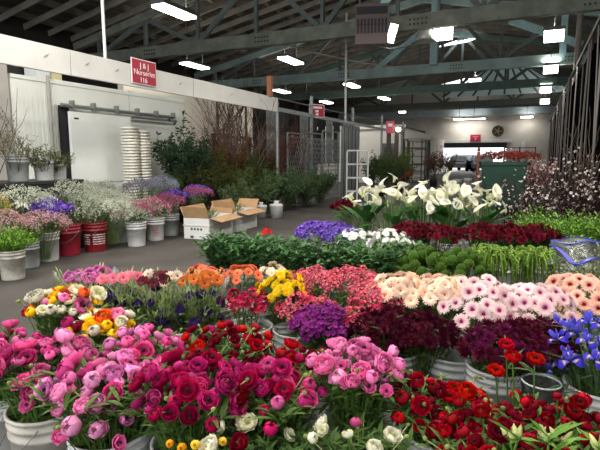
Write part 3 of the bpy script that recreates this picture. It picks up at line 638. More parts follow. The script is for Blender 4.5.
for k in range(16): lily_stem(-.04 + .03 * k + R.uniform(-.02, .02), 1.58 + .004 * k + R.uniform(-.04, .04), .53 + R.uniform(-.04, .03), 100 + k)

# ================================================================== BUNCH BUILDER
def bunch(name, label, cat, group, loc, heads, n, Rr, h, hs, child='flower_head', lc=GREEN, ll=.08, lw=.018, leaves=4, dome=1.1, jit=.03, spread=1.0, up=.35, stuff=False, sleeve=False, seed=1, rad=.0025, skew=(0, 0), nst=None, lean=(0, 0)):
    r = random.Random(seed); o = thing(name, label, cat, (loc[0], loc[1], .06), 0, group); mb = M(); tops = []
    for i in range(n):
        q = math.sqrt((i + .5) / n); a = i * 2.39996 + r.uniform(-.25, .25); x, y = Rr * q * math.cos(a) + skew[0] + lean[0], Rr * q * math.sin(a) + skew[1] + lean[1]; z = h - .06 - dome * Rr * Rr * q * q + r.uniform(-jit, jit)
        tops.append((V((x, y, z)), V((x - lean[0], y - lean[1], Rr * up + .03)).normalized() + V((r.uniform(-.25, .25), r.uniform(-.25, .25), r.uniform(-.1, .3)))))
    for i, (t, f) in enumerate(tops):
        if nst and i >= nst: break
        P = curve_pts((t.x * .2, t.y * .2, 0), (t.x * .45, t.y * .45, t.z * .7), t, 5); mb.tube(P, rad, 3, mixc(lc, LTGREEN, .3), False)
        for k in range(leaves):
            s = r.uniform(.5, .97) * 5; p = P[int(s)].lerp(P[min(5, int(s) + 1)], s - int(s)); a = r.uniform(0, 6.28)
            mb.leaf(p, (math.cos(a), math.sin(a), r.uniform(.1, 1.2)), ll * r.uniform(.6, 1.2), lw * r.uniform(.7, 1.2), mixc(lc, mixc(lc, LTGREEN, .6), r.random()), .35, 2)
    build('stems', mb, LEAF, o, True)
    if stuff:
        mb = M()
        for i, (t, f) in enumerate(tops):
            mb.put(heads[i % len(heads)], Matrix.Translation(t) @ face_dir(f, r.uniform(0, 6.28)) @ Matrix.Scale(hs * r.uniform(.8, 1.2), 4))
        c = build(child, mb, PETAL, o, True); c['kind'] = 'stuff'
    else:
        for i, (t, f) in enumerate(tops): ob(child, r.choice(heads), o, t, face_dir(f, r.uniform(0, 6.28)), hs * r.uniform(.85, 1.15))
    if sleeve: add_sleeve(o, Rr, h, seed)
    return o
def add_sleeve(o, Rr, h, seed=0, extra=.06):
    r = random.Random(seed + 5); mb = M(); n = 28; rows = [(.05, .02), (.08, h * .4), (Rr * .8, h * .75), (Rr * 1.15, h + extra)]; vs = []
    for k, (rr, z) in enumerate(rows):
        for j in range(n):
            a = 2 * PI * j / n; q = rr * (1 + .07 * math.sin(a * 7 + k) * (k / 3)); vs.append((q * math.cos(a), q * math.sin(a), z + (.035 * math.sin(a * 5 + seed) if k == 3 else 0)))
    mb.add(vs, [(i * n + j, i * n + (j + 1) % n, (i + 1) * n + (j + 1) % n, (i + 1) * n + j) for i in range(3) for j in range(n)], (1, 1, 1))
    build('clear_sleeve', mb, FILM, o, True)

# ---- head meshes
def HM(name, *mbs): return [m.mesh(name, PETAL) for m in mbs]
GERB_P = HM('gerbera_head', *[disc_flower(22, 1, .2, rgb('f3cfd2'), rgb('8a2a55'), .24, tipc=rgb('f6dcd8'), basec=rgb('d98aa8'), layers=2, up=.12, seed=s, collar=rgb('c05a88')) for s in (1, 2)])
GERB_PEACH = HM('gerbera_head', *[disc_flower(20, 1, .24, rgb('f2c4a4'), rgb('a85a4a'), .18, tipc=rgb('f6d8c0'), layers=3, up=.12, seed=s, collar=rgb('e0a080')) for s in (3, 4)])
GERB_CORAL = HM('gerbera_head', *[disc_flower(22, 1, .2, rgb('e8a088'), rgb('6a1a22'), .26, tipc=rgb('f2c6b0'), layers=2, up=.15, seed=s, basec=rgb('d0604e'), collar=rgb('a03a34')) for s in (5, 6)])
MUM_Y = HM('mum_head', *[disc_flower(16, 1, .3, rgb('f0c818'), rgb('d8a818'), .2, layers=4, up=.05, seed=s) for s in (7, 8)])
MUM_O = HM('gerbera_head', disc_flower(18, 1, .26, rgb('e0683c'), rgb('7a2a18'), .22, tipc=rgb('ec8a5c'), layers=2, seed=9), disc_flower(18, 1, .26, rgb('d8583a'), rgb('5a2014'), .22, tipc=rgb('e87a58'), layers=2, seed=10))
DAISY = HM('daisy_head', disc_flower(16, 1, .3, rgb('f2f2ee'), rgb('c8c060'), .22, layers=2, up=.1, seed=11))
alf = disc_flower(6, 1, .55, rgb('dc5674'), rgb('c83a50'), .16, tipc=rgb('ec8296'), basec=rgb('e0707c'), up=.7, seed=12)
alf2 = disc_flower(6, 1, .5, rgb('cc3c5c'), rgb('a82030'), .16, tipc=rgb('e06478'), up=.6, seed=13)
ALS = [cluster(12, 1.7, [alf, alf2], 1, r_item=(.55, .85)).mesh('alstroemeria_cluster', PETAL), cluster(12, 1.7, [alf2, alf], 2, r_item=(.55, .85)).mesh('alstroemeria_cluster', PETAL)]
alr = disc_flower(6, 1, .5, rgb('a01838'), rgb('701020'), .16, tipc=rgb('b82848'), up=.7, seed=14)
ALSR = [cluster(8, 1.5, [alr, alf2], 3).mesh('alstroemeria_cluster', PETAL)]
stf = disc_flower(5, 1, .8, rgb('6a4aa8'), rgb('e8e0f0'), .14, up=.6, seed=15, n=2)
stf2 = disc_flower(5, 1, .8, rgb('7e5cc0'), rgb('c8b8e0'), .14, up=.6, seed=16, n=2)
STAT = [cluster(14, 2.2, [stf, stf2], 4), cluster(14, 2.2, [stf2, stf], 5)]
pmf = disc_flower(6, 1, .6, rgb('8a2a80'), rgb('501050'), .2, up=.6, seed=17, n=2)
PURP = [cluster(10, 1.8, [pmf], 6), cluster(10, 1.8, [pmf, disc_flower(6, 1, .6, rgb('702068'), rgb('401040'), .2, up=.6, seed=18, n=2)], 7)]
brg = spikes(60, 1, .26, rgb('4a0a20'), 1, rgb('62122c')); brg2 = spikes(60, 1, .26, rgb('38081c'), 2, rgb('520e28'))
BURG = HM('burgundy_head', brg, brg2)
mag = spikes(60, 1, .26, rgb('58103a'), 3, rgb('701a4c')); MAGB = HM('magenta_brown_head', mag, brg)
crim = spikes(60, 1, .26, rgb('64101f'), 4, rgb('84182e')); CRIM = HM('crimson_head', crim, spikes(60, 1, .26, rgb('4c0a18'), 5, rgb('701426')))
def ball(seed):
    r = random.Random(seed); mb = M(); n = 9
    mb.lathe([(.86 * math.sin(PI * i / n) + .001, -.86 * math.cos(PI * i / n)) for i in range(n + 1)], 14, rgb('3c5a1c'))
    for i in range(190):
        z = 1 - 2 * (i + .5) / 190; a = i * 2.39996; q = math.sqrt(max(0, 1 - z * z)); d = V((q * math.cos(a), q * math.sin(a), z)); mb.leaf(d * .78, d + V((r.uniform(-.5, .5), r.uniform(-.5, .5), r.uniform(-.5, .5))), .26, .11, mixc(rgb('56782a'), rgb('86a848'), r.random()), 0, 2)
    return mb
TRICK = HM('green_ball_head', ball(1), ball(2))
dot = lambda c, s=1: M().add([(s, 0, 0), (-.5 * s, .87 * s, 0), (-.5 * s, -.87 * s, 0), (0, 0, .7 * s), (0, 0, -.6 * s)], [(0, 1, 3), (1, 2, 3), (2, 0, 3), (1, 0, 4), (2, 1, 4), (0, 2, 4)], c)
def puff(c1, c2, n, seed, rr=1.0, ds=.10):      # airy spray of tiny florets with threads
    r = random.Random(seed); mb = M()
    for i in range(n):
        d = V((r.gauss(0, 1), r.gauss(0, 1), abs(r.gauss(0, .8)))).normalized() * rr * r.uniform(.5, 1)
        mb.add([(0, 0, 0), (.012, 0, 0), tuple(d)], [(0, 1, 2)], GREY_GREEN)
        mb.put(dot(mixc(c1, c2, r.random()), ds * r.uniform(.7, 1.2)), Matrix.Translation(d))
    return mb
GYP = [puff(rgb('e8eadc'), rgb('c3c9b0'), 34, s) for s in (1, 2)]
WAX = [puff(rgb('d8b4b4'), rgb('b98a8e'), 30, s, ds=.13) for s in (3, 4)]
LAV = [puff(rgb('8a86a4'), rgb('a8a6b6'), 30, s, ds=.12) for s in (5, 6)]
SOL = [puff(rgb('c4b43c'), rgb('8f8f34'), 34, s, ds=.11) for s in (7, 8)]
PNK = [puff(rgb('c8708c'), rgb('a04c6c'), 30, s, ds=.14) for s in (9, 10)]
FERN = [puff(rgb('54702c'), rgb('3f5c26'), 40, s, ds=.13) for s in (11, 12)]

# ================================================================== SECOND ROW
SB = ' plastic bucket under the '
def b2(x, y, what, kind='white', s=1.0): bucket((x, y, 0), {'white': 'white', 'grey': 'greyish', 'black': 'black'}[kind] + SB + what, kind, s)
# mixed bouquets in clear wrap
LIS = [ranunculus_head(rgb('4a2c78'), rgb('2e1a54'), .2, None, 70).mesh('purple_head', PETAL), ranunculus_head(rgb('5c3a8c'), rgb('3a2260'), .6, None, 71).mesh('purple_head', PETAL)]
for i, (x, y, l, top, tn) in enumerate(((-2.62, 2.25, 'leftmost wrapped bouquet of dark purple blooms and greens', H['lilac'], 'lilac'), (-2.36, 2.28, 'wrapped bouquet with coral pink heads above dark purple blooms', HM('coral_head', disc_flower(20, 1, .24, rgb('e8607c'), rgb('a83050'), .2, layers=3, tipc=rgb('f08a9c'), seed=30)), 'coral'),
      (-2.12, 2.38, 'wrapped bouquet with cream and wine heads above purple blooms', HM('cream_head', disc_flower(18, 1, .26, rgb('ecc8ac'), rgb('6a2a30'), .22, layers=2, tipc=rgb('f2dcc8'), seed=31), disc_flower(18, 1, .26, rgb('5c1c28'), rgb('2a0c10'), .22, layers=2, seed=32)), 'cream'),
      (-1.90, 2.50, 'wrapped bouquet of purple blooms nearest the orange flowers', HM('rust_head', disc_flower(18, 1, .26, rgb('cc6a2a'), rgb('6a2a10'), .22, layers=2, seed=33)), 'rust'))):
    o = bunch('wrapped_bouquet', l, 'bouquet', None, (x, y), LIS, 12, .18, .56, .036, 'purple_bloom', rgb('5c7a40'), .12, .024, 16, dome=3.5, jit=.08, seed=40 + i, sleeve=(i in (0, 1, 3)))
    r = random.Random(i)
    for k in range(9):
        a = k * 2.4; q = .12 * math.sqrt((k + .5) / 9); ob('top_bloom', r.choice(top), o, (q * math.cos(a), q * math.sin(a) + .02, .62 + r.uniform(-.03, .02)), face_dir((math.cos(a) * .4 + .3, math.sin(a) * .3 - .45, .7)), .045)
    mb = M()
    for k in range(80):
        a = r.uniform(0, 6.28); q = .19 * math.sqrt(r.random()); p = V((q * math.cos(a) * .6, q * math.sin(a) * .6, .3)); t = V((q * math.cos(a), q * math.sin(a), r.uniform(.42, .64))); mb.tube([p, t], .0016, 3, rgb('a8b878'), False); mb.leaf(t, (math.cos(a), math.sin(a), 2), .045, .012, rgb('b4c47c'), 0, 2)
        for z_ in (.3, .6, .85): a = r.uniform(0, 6.28); mb.leaf(p.lerp(t, z_), (math.cos(a), math.sin(a), 1), .07, .015, mixc(rgb('6c8a4c'), rgb('94a866'), r.random()), .2, 2)
    build('filler_greens', mb, LEAF, o, True)
b2(-2.5, 2.3, 'leftmost wrapped bouquets'); b2(-2.0, 2.42, 'wrapped bouquets, its rim showing below them')
bunch('gerbera_bunch', 'bunch of orange gerberas behind the wrapped bouquets', 'flower bunch', None, (-2.08, 2.86), MUM_O, 22, .17, .64, .042, seed=50, dome=1.5)
bunch('gerbera_bunch', 'bunch of coral orange gerberas left of the yellow flowers', 'flower bunch', None, (-1.82, 2.90), MUM_O, 16, .15, .64, .040, seed=51, dome=1.5)
bunch('gerbera_bunch', 'small bunch of cream gerberas between the orange and yellow ones', 'flower bunch', None, (-1.66, 3.1), HM('cream_gerbera', disc_flower(18, 1, .26, rgb('f0e0c8'), rgb('b08a5a'), .2, layers=2, seed=52)), 12, .12, .64, .036, seed=52)
b2(-2.05, 2.86, 'orange gerberas'); b2(-1.7, 2.98, 'coral and cream gerberas')
bunch('chrysanthemum_bunch', 'bunch of bright yellow chrysanthemums', 'flower bunch', None, (-1.46, 2.86), MUM_Y, 64, .2, .66, .032, seed=53, dome=2.5, leaves=3)
b2(-1.45, 2.84, 'yellow chrysanthemums, its front showing', 'grey')
bunch('wine_bunch', 'low bunch of dark wine flowers left of the yellow chrysanthemums', 'flower bunch', None, (-1.62, 2.62), HM('wine_cluster', *[cluster(8, 1.5, [alr], 20 + k) for k in (0, 1)]), 14, .15, .54, .024, seed=54, lc=DKGREEN, leaves=8)
b2(-1.60, 2.62, 'dark wine flowers')
for i, (x, y, h, l) in enumerate(((-1.30, 3.02, .66, 'left bunch of coral pink alstroemeria, next to the yellow chrysanthemums'), (-1.04, 3.08, .68, 'middle bunch of coral pink alstroemeria, highest of the three'), (-.84, 3.0, .64, 'right bunch of coral pink alstroemeria, touching the peach gerberas'))):
    bunch('alstroemeria_bunch', l, 'flower bunch', None, (x, y), ALS, 50, .19, h, .019, 'flower_cluster', seed=60 + i, dome=1.8, leaves=4); b2(x, y, 'coral alstroemeria ' + ('beside the yellow flowers', 'at the middle', 'beside the peach gerberas')[i])
for i, (x, y, h, l) in enumerate(((-1.22, 2.72, .56, 'lower bunch of crimson alstroemeria left of the purple ones'), (-.85, 2.72, .55, 'lower bunch of crimson alstroemeria right of the purple ones'))):
    bunch('alstroemeria_bunch', l, 'flower bunch', None, (x, y), ALSR + ALS[:1], 40, .19, h, .019, 'flower_cluster', seed=64 + i, dome=1.8, leaves=6, lc=DKGREEN)
b2(-1.28, 2.70, 'crimson alstroemeria on the left', 'grey')
bunch('purple_bunch', 'low bunch of violet purple flowers in front of the coral alstroemeria', 'flower bunch', None, (-1.06, 2.58), [m.mesh('purple_cluster', PETAL) for m in PURP], 40, .18, .54, .020, 'flower_cluster', seed=66, dome=2, leaves=6, lc=DKGREEN)
b2(-1.05, 2.56, 'violet purple flowers, its white rim showing')
# peach gerberas and burgundy
bunch('gerbera_bunch', 'bunch of peach gerberas left of the pink eyed ones', 'flower bunch', None, (-.72, 3.06), GERB_PEACH, 36, .22, .67, .052, seed=70, dome=1.6)
bunch('gerbera_bunch', 'bunch of peach gerberas behind the dark burgundy flowers', 'flower bunch', None, (-.46, 3.12), GERB_PEACH, 32, .2, .68, .052, seed=71, dome=1.6)
b2(-.72, 3.06, 'peach gerberas on the left'); b2(-.42, 3.14, 'peach gerberas on the right')
for i, (x, y, h, l) in enumerate(((-.69, 2.62, .56, 'left bunch of dark burgundy flowers below the peach gerberas'), (-.50, 2.66, .55, 'right bunch of dark burgundy flowers below the peach gerberas'))):
    bunch('scabiosa_bunch', l, 'flower bunch', None, (x, y), BURG, 90, .20, h, .036, seed=72 + i, dome=2, leaves=3, lc=rgb('3a4a2c'))
b2(-.66, 2.64, 'burgundy flowers on the left', 'grey'); b2(-.34, 2.74, 'burgundy flowers on the right', 'grey')
# single gerberas with dark eyes
def gerberas(x, y, n, Rr, z, heads, hs, label, group, bl, seed):
    r = random.Random(seed); b2(x, y, bl)
    for i in range(n):
        q = math.sqrt((i + .5) / n); a = i * 2.39996; px, py = Rr * q * math.cos(a), Rr * q * math.sin(a)
        single('gerbera', label, 'flower', group, (x + px * .3, y + py * .3, .08), (x + px, y + py, z - 1.6 * q * q * Rr * Rr - (.10 * max(0, -py / Rr)) + r.uniform(-.03, .03)), r.choice(heads), hs, rgb('7a9450'), 1, (px * 1.2 + .05, py * 1.2 - .22, .20 + r.uniform(-.08, .1)), rad=.003)
gerberas(-.24, 3.06, 36, .24, .69, GERB_P, .052, 'pale pink gerbera with a dark rosy eye in the left clump of them', 'pale pink gerberas on the left', 'pale pink gerberas on the left', 80)
gerberas(.06, 3.10, 32, .23, .67, GERB_P, .052, 'pale pink gerbera with a dark rosy eye in the clump beside the coral ones', 'pale pink gerberas on the right', 'pale pink gerberas beside the coral ones', 81)
gerberas(.36, 3.50, 30, .24, .69, GERB_CORAL, .056, 'coral gerbera with a dark eye near the right edge, behind the irises', 'coral gerberas', 'coral gerberas behind the irises', 82)
gerberas(.70, 3.62, 16, .2, .68, GERB_CORAL, .056, 'coral gerbera at the right edge', 'coral gerberas at the edge', 'coral gerberas at the right edge', 83)
bunch('scabiosa_bunch', 'bunch of deep magenta brown flowers right of the burgundy ones', 'flower bunch', None, (-.08, 2.62), MAGB, 90, .205, .57, .036, seed=85, dome=2.2, leaves=3, lc=rgb('3a4a2c'))
bunch('scabiosa_bunch', 'bunch of deep magenta brown flowers left of the irises', 'flower bunch', None, (.08, 2.72), MAGB, 80, .2, .57, .036, seed=86, dome=2.2, leaves=3, lc=rgb('3a4a2c'))
b2(-.10, 2.66, 'magenta brown flowers, its white rim showing'); b2(.14, 2.98, 'magenta brown flowers behind the first')
t = thing('glass_vase', 'tall clear vase standing beside the magenta brown flowers', 'vase', (.10, 2.42, 0)); mb = M(); mb.lathe([(.001, .005), (.07, .005), (.085, .42), (.082, .42), (.067, .02), (.001, .02)], 20); build('body', mb, FILM, t, True)
mb = M(); mb.lathe([(.083, .415), (.089, .42), (.083, .425)], 20); build('rim', mb, mat('glass_rim', 'b8c0c0', .2), t, True)
IRH = HM('iris_head', iris_head(1), iris_head(2))
b2(.36, 2.62, 'blue irises'); 
for i in range(28):
    q = math.sqrt((i + .5) / 28); a = i * 2.39996; px, py = .2 * q * math.cos(a), .2 * q * math.sin(a)
    f = V((px, py - .08, .3)); base = (.36 + px * .4, 2.62 + py * .4, .08)
    single('iris', 'blue iris with a yellow blotch in the bucket at the right edge', 'flower', 'blue irises', base, (.33 + px * 1.05, 2.62 + py * 1.1, .64 - .9 * q * q * .1 - (.1 if py < 0 else 0) * q + R.uniform(-.03, .05)), R.choice(IRH), .056, rgb('4c6c3a'), 5, f, .22, .014, .004, leafcol=rgb('35552e'))

# ================================================================== THIRD ROW
def leaf_bunch(name, label, x, y, h, Rr, n, c, ll, lw, seed, group=None, cat='foliage bunch', per=9, c2=None, up=.8, z0=.06, sleeve=False):
    r = random.Random(seed); o = thing(name, label, cat, (x, y, z0), 0, group); ms = M(); ml = M(); h -= z0
    for k in range(n):
        q = math.sqrt((k + .5) / n); a = k * 2.39996; px, py = Rr * q * math.cos(a), Rr * q * math.sin(a); t = V((px, py, h * r.uniform(.8, 1.02) - .5 * q * q * Rr))
        P = curve_pts((px * .15, py * .15, 0), (px * .35, py * .35, h * .65), t, 6); ms.tube(P, .0025, 3, mixc(c, rgb('5a5030'), .4), False)
        for i in range(per):
            s = r.uniform(2.6, 6); i0 = min(5, int(s)); p = P[i0].lerp(P[i0 + 1], s - i0); a2 = r.uniform(0, 6.28)
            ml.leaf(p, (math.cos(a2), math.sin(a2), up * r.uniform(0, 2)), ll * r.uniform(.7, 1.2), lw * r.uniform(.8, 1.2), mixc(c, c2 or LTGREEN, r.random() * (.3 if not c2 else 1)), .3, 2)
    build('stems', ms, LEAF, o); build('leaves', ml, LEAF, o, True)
    if sleeve: add_sleeve(o, Rr, h, seed, .02)
    return o
RC = rgb('3f6a3a')
for i, (x, y, l) in enumerate(((-2.75, 4.02, 'leftmost dark green leaf bunch, nearest the open floor'), (-2.45, 3.98, 'second dark green leaf bunch from the open floor'), (-2.12, 3.98, 'dark green leaf bunch below the small red flower'), (-1.80, 3.96, 'dark green leaf bunch behind the coral alstroemeria, left one'), (-1.48, 4.06, 'dark green leaf bunch in clear wrap below the white daisies'), (-1.16, 4.06, 'dark green leaf bunch below the daisies, right one'), (-.92, 4.14, 'dark green leaf bunch touching the round green flower balls'))):
    leaf_bunch('foliage_bunch', l, x, y, .74, .26, 75, RC, .07, .038, 200 + i, per=14, sleeve=(i == 4), c2=rgb('5f8250'))
    b2(x, y, ['leftmost dark green leaves', 'second dark green leaves', 'third dark green leaves', 'fourth dark green leaves', 'wrapped green leaves', 'sixth dark green leaves', 'green leaves next to the green balls'][i], 'grey')
single('red_flower', 'small orange red flower rising above the dark green leaf bunches', 'flower', None, (-2.35, 4.3, .02), (-2.42, 4.35, .68), cluster(8, 1.5, [disc_flower(10, 1, .3, rgb('d8402c'), rgb('8a2018'), .2, layers=2, seed=3)], 3).mesh('red_cluster', PETAL), .035)
for i, (x, y, l) in enumerate(((-.76, 4.02, 'bunch of round fuzzy green flower balls, the left one'), (-.46, 4.06, 'bunch of round fuzzy green flower balls, beside the drooping green one'))):
    bunch('dianthus_bunch', l, 'flower bunch', None, (x, y), TRICK, 28, .22, .69, .046, 'green_ball', seed=90 + i, dome=3.6, leaves=8, jit=.012); b2(x, y, 'green flower balls ' + ('on the left', 'on the right')[i], 'black')
def amaranth(x, y, label, seed, Rr=.2, h=.72):
    r = random.Random(seed); o = thing('amaranthus_bunch', label, 'flower bunch', (x, y, .06)); ms = M()
    for k in range(16): a = r.uniform(0, 6.28); q = .12 * r.random(); ms.tube([(q * .3, 0, 0), (q * math.cos(a), q * math.sin(a), h - .08)], .003, 4, LTGREEN, False)
    build('stems', ms, LEAF, o)
    for k in range(95):
        mb = M(); a = r.uniform(0, 6.28); R0 = r.uniform(.0, .17); R1 = R0 + r.uniform(.03, .10); z1 = h - .06 - r.uniform(0, .04); dr = r.uniform(.1, .3); b = a + r.uniform(-.5, .5)
        pts = [V((R0 * math.cos(a), R0 * math.sin(a), z1 - .05)), V(((R0 + .03) * math.cos(a), (R0 + .03) * math.sin(a), z1)), V((R1 * .8 * math.cos(b), R1 * .8 * math.sin(b), z1 - .01)), V((R1 * math.cos(b), R1 * math.sin(b), z1 - dr * .4)), V((R1 * 1.03 * math.cos(b), R1 * 1.03 * math.sin(b), z1 - dr))]
        c = mixc(rgb('567c26'), rgb('8cae48'), r.random()); mb.tube(pts, [.003, .005, .0065, .006, .002], 5, c)
        for q in range(20):
            s = r.uniform(0, 3.99); p = pts[int(s)].lerp(pts[int(s) + 1], s - int(s)); mb.put(dot(mixc(c, rgb('c0d47c'), r.random() * .5), .008), Matrix.Translation(p + V((r.uniform(-.008, .008), r.uniform(-.008, .008), r.uniform(-.006, .006)))))
        build('tassel', mb, PETAL, o, True)
amaranth(-.26, 4.26, 'bunch of drooping green amaranthus tassels, the left one', 1); amaranth(.04, 4.34, 'bunch of drooping green amaranthus tassels beside the blue edged sleeve', 2); b2(-.26, 4.26, 'left amaranthus', 'black'); b2(.04, 4.34, 'right amaranthus', 'black')
# clear sleeve with blue edges lying over greens
t = leaf_bunch('foliage_bunch', 'grey green filler bunch inside the clear sleeve with blue bands', .52, 4.72, .70, .36, 110, rgb('8a9a68'), .05, .016, 230, per=10, c2=rgb('b4bc9c')); b2(.48, 4.72, 'sleeve with blue bands')
mb = M(); vs = []; n = 16
def slv(u, v): return (.14 + (.30 + .25 * v) * u + .1 * v, 4.05 + 1.5 * v, .64 + .02 * math.sin(u * 8 + v * 5) + .05 * math.sin(v * 3.1))
for j in range(7):
    for i in range(n + 1): vs.append(slv(i / n * 1.6, j / 6))
mb.add(vs, [(j * (n + 1) + i, j * (n + 1) + i + 1, (j + 1) * (n + 1) + i + 1, (j + 1) * (n + 1) + i) for j in range(6) for i in range(n)], (1, 1, 1))
t = thing('plastic_sleeve', 'clear plastic sleeve with wavy blue bands laid over the greens at the right', 'plastic sleeve', (0, 0, 0)); build('film', mb, FILM, t, True)
blue = mat('blue_band', '2c34b0', .4)
for j, (v0, am, ph) in enumerate(((.92, .05, 0), (.62, .07, 2), (.28, .10, 1))):
    mb = M(); P = [V(slv(i / 24 * 1.6, v0 + am * math.sin(i * .38 + ph) - (.02 * i if j == 2 else 0) * .5)) for i in range(25)]
    for i in range(24): mb.beam(P[i] + V((0, 0, .006)), P[i + 1] + V((0, 0, .006)), .035, .006)
    build('blue_band', mb, blue, t)
# ================================================================== FOURTH ROW
SM = [m.mesh('statice_cluster', PETAL) for m in STAT]
for i, (x, y, l) in enumerate(((-2.15, 5.05, 'left bunch of violet statice in the middle island'), (-1.88, 4.98, 'right bunch of violet statice beside the white daisies'))):
    bunch('statice_bunch', l, 'flower bunch', None, (x, y), SM, 40, .24, .68, .024, 'flower_cluster', seed=95 + i, dome=1.6, leaves=3, lc=DKGREEN); b2(x, y, 'violet statice ' + ('on the left', 'on the right')[i])
for i, (x, y) in enumerate(((-1.60, 4.85), (-1.28, 4.9))):
    bunch('daisy_bunch', ['bunch of white daisies beside the violet statice', 'bunch of white daisies left of the crimson flowers'][i], 'flower bunch', None, (x, y), DAISY, 44, .25, .68, .034, seed=97 + i, dome=1.4, leaves=6, jit=.04); b2(x, y, 'white daisies ' + ('by the statice', 'by the crimson flowers')[i])
for i, (x, y, l) in enumerate(((-1.12, 5.2, 'left crimson bunch in front of the calla lilies'), (-.85, 5.22, 'second crimson bunch in front of the calla lilies'), (-.42, 5.5, 'crimson bunch behind the drooping amaranthus, left one'), (-.14, 5.5, 'crimson bunch behind the drooping amaranthus, middle one'), (.10, 5.6, 'crimson bunch nearest the blossoming branches'))):
    bunch('celosia_bunch', l, 'flower bunch', None, (x, y), CRIM, 60, .25, .72, .040, seed=100 + i, dome=1.4, leaves=3, lc=DKGREEN); b2(x, y, ['leftmost crimson bunch', 'second crimson bunch', 'third crimson bunch', 'fourth crimson bunch', 'crimson bunch by the branches'][i])
for i, (x, y, l) in enumerate(((.36, 5.7, 'bright green fine leaved bunch left of the right edge'), (.62, 5.85, 'bright green fine leaved bunch below the branches'), (.92, 5.9, 'bright green fine leaved bunch at the right edge'), (.1, 6.05, 'bright green fine leaved bunch behind the crimson ones'))):
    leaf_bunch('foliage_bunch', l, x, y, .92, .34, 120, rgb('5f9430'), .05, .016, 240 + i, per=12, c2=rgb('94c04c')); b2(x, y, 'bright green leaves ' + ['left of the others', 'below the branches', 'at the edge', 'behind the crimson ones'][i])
bunch('celosia_bunch', 'dark red bunch standing alone left of the calla lilies', 'flower bunch', None, (-2.42, 6.7), CRIM, 40, .2, .80, .045, seed=110, dome=2.5, leaves=3); b2(-2.42, 6.7, 'lone dark red bunch')

# ================================================================== CALLA LILIES
CH = HM('spathe', calla_head(seed=1), calla_head(rgb('f0eed6'), rgb('b4c25c'), 2), calla_head(rgb('f4f2e4'), rgb('d6dc8c'), 3))
sp = M(); sp.lathe([(.02, .1), (.06, .2), (.055, .75), (.001, .82)], 7, rgb('e8d060')); SPX = sp.mesh('spadix', PETAL)
def spx(o, rel, f): ob('spadix', SPX, o, rel, face_dir(f), .10)
NC = 0
for bi, (x, y, n, zt, yl, bl) in enumerate(((-2.0, 6.35, 11, 1.04, 1, 'leftmost calla lilies'), (-1.62, 6.2, 12, 1.09, 0, 'callas left of the middle'), (-1.22, 6.3, 18, 1.06, 0, 'calla lilies at the middle'), (-.90, 6.4, 20, 1.08, 1, 'calla lilies right of the middle'), (-.55, 6.5, 17, 1.04, 0, 'rightmost calla lilies'))):
    b2(x, y, bl)
    for i in range(n):
        q = math.sqrt((i + .5) / n); a = i * 2.39996 + bi; px, py = .26 * q * math.cos(a), .22 * q * math.sin(a)
        f = V((px * 2 + R.uniform(-.5, .5), py * 1.5 - .1 + R.uniform(-.35, .35), .8))
        single('calla_lily', ['white calla lily in the leftmost bucket of callas', 'tall white calla lily in the second bucket of callas', 'white calla lily in the middle bucket of callas', 'white calla lily just right of the middle bucket of callas', 'white calla lily in the rightmost bucket of callas'][bi], 'flower', 'calla lilies of bucket ' + bl, (x + px * .25, y + py * .25, .06), (x + px, y + py, zt - .22 * q * q - .10 * R.random() + (.08 if i == 0 else 0)), CH[1] if R.random() < .3 * yl else R.choice(CH), .145, rgb('5c8040'), 0, f, rad=.008, hname='spathe', extra=spx)
    o = thing('calla_leaves', 'broad dark green leaves below the ' + bl.replace('callas', 'calla blooms'), 'foliage', (x, y, .06)); r = random.Random(bi)
    mb = M()
    for k in range(14):
        a = r.uniform(0, 6.28); q = r.uniform(.1, .22); t = V((q * math.cos(a), q * math.sin(a), r.uniform(.5, .66))); mb = M(); mb.tube(curve_pts((0, 0, 0), (t.x * .3, t.y * .3, .4), t, 4), .005, 4, GREEN, False)
        mb.leaf(t, (math.cos(a), math.sin(a), r.uniform(.4, 1.8)), r.uniform(.22, .3), .12, mixc(rgb('2f5a2a'), rgb('4a7a38'), r.random()), .4, 5); build('leaf', mb, LEAF, o, True)

# ================================================================== BRANCHES
def branch_mesh(seed, h, spread, n0, depth, colr, rad=.008, curl=0, tips=None, tipn=0, tips_s=1):
    r = random.Random(seed); mb = M(); tipm = M(); ends = []
    def grow(p, d, ln, rad, dep):
        P = [p]; k = 4; q = p
        for i in range(k):
            d = (d + V((r.uniform(-.16, .16), r.uniform(-.16, .16), r.uniform(-.02, .12))) * (1 + curl)).normalized(); q = q + d * ln / k; P.append(q)
        mb.tube(P, [rad * (1 - .5 * i / k) for i in range(k + 1)], 4 if rad > .004 else 3, colr, False)
        for i in range(1, k + 1): ends.append((P[i], d, dep))
        if dep > 0:
            for j in range(3):
                s = r.uniform(.3, 1); i0 = min(k - 1, int(s * k)); pp = P[i0].lerp(P[i0 + 1], s * k - i0); a = r.uniform(0, 6.28); grow(pp, (d + V((math.cos(a), math.sin(a), .25)) * .75).normalized(), ln * r.uniform(.45, .7), rad * .55, dep - 1)
    for k in range(n0):
        a = 2 * PI * k / n0 + r.uniform(-.3, .3); s = spread * r.uniform(.2, 1); grow(V((.05 * math.cos(a), .05 * math.sin(a), 0)), V((math.cos(a) * s, math.sin(a) * s, 1)).normalized(), h * r.uniform(.55, .75), rad * r.uniform(.7, 1.2), depth)
    if tips:
        for p, d, dep in ends:
            for q in range(tipn):
                if r.random() < (.9 if dep < depth else .35): tipm.put(r.choice(tips), Matrix.Translation(p + V((r.uniform(-.03, .03), r.uniform(-.03, .03), r.uniform(-.03, .03)))) @ face_dir(V((r.gauss(0, 1), r.gauss(0, 1), r.gauss(.4, 1))), 0) @ Matrix.Scale(tips_s * r.uniform(.7, 1.3), 4))
    return mb, tipm
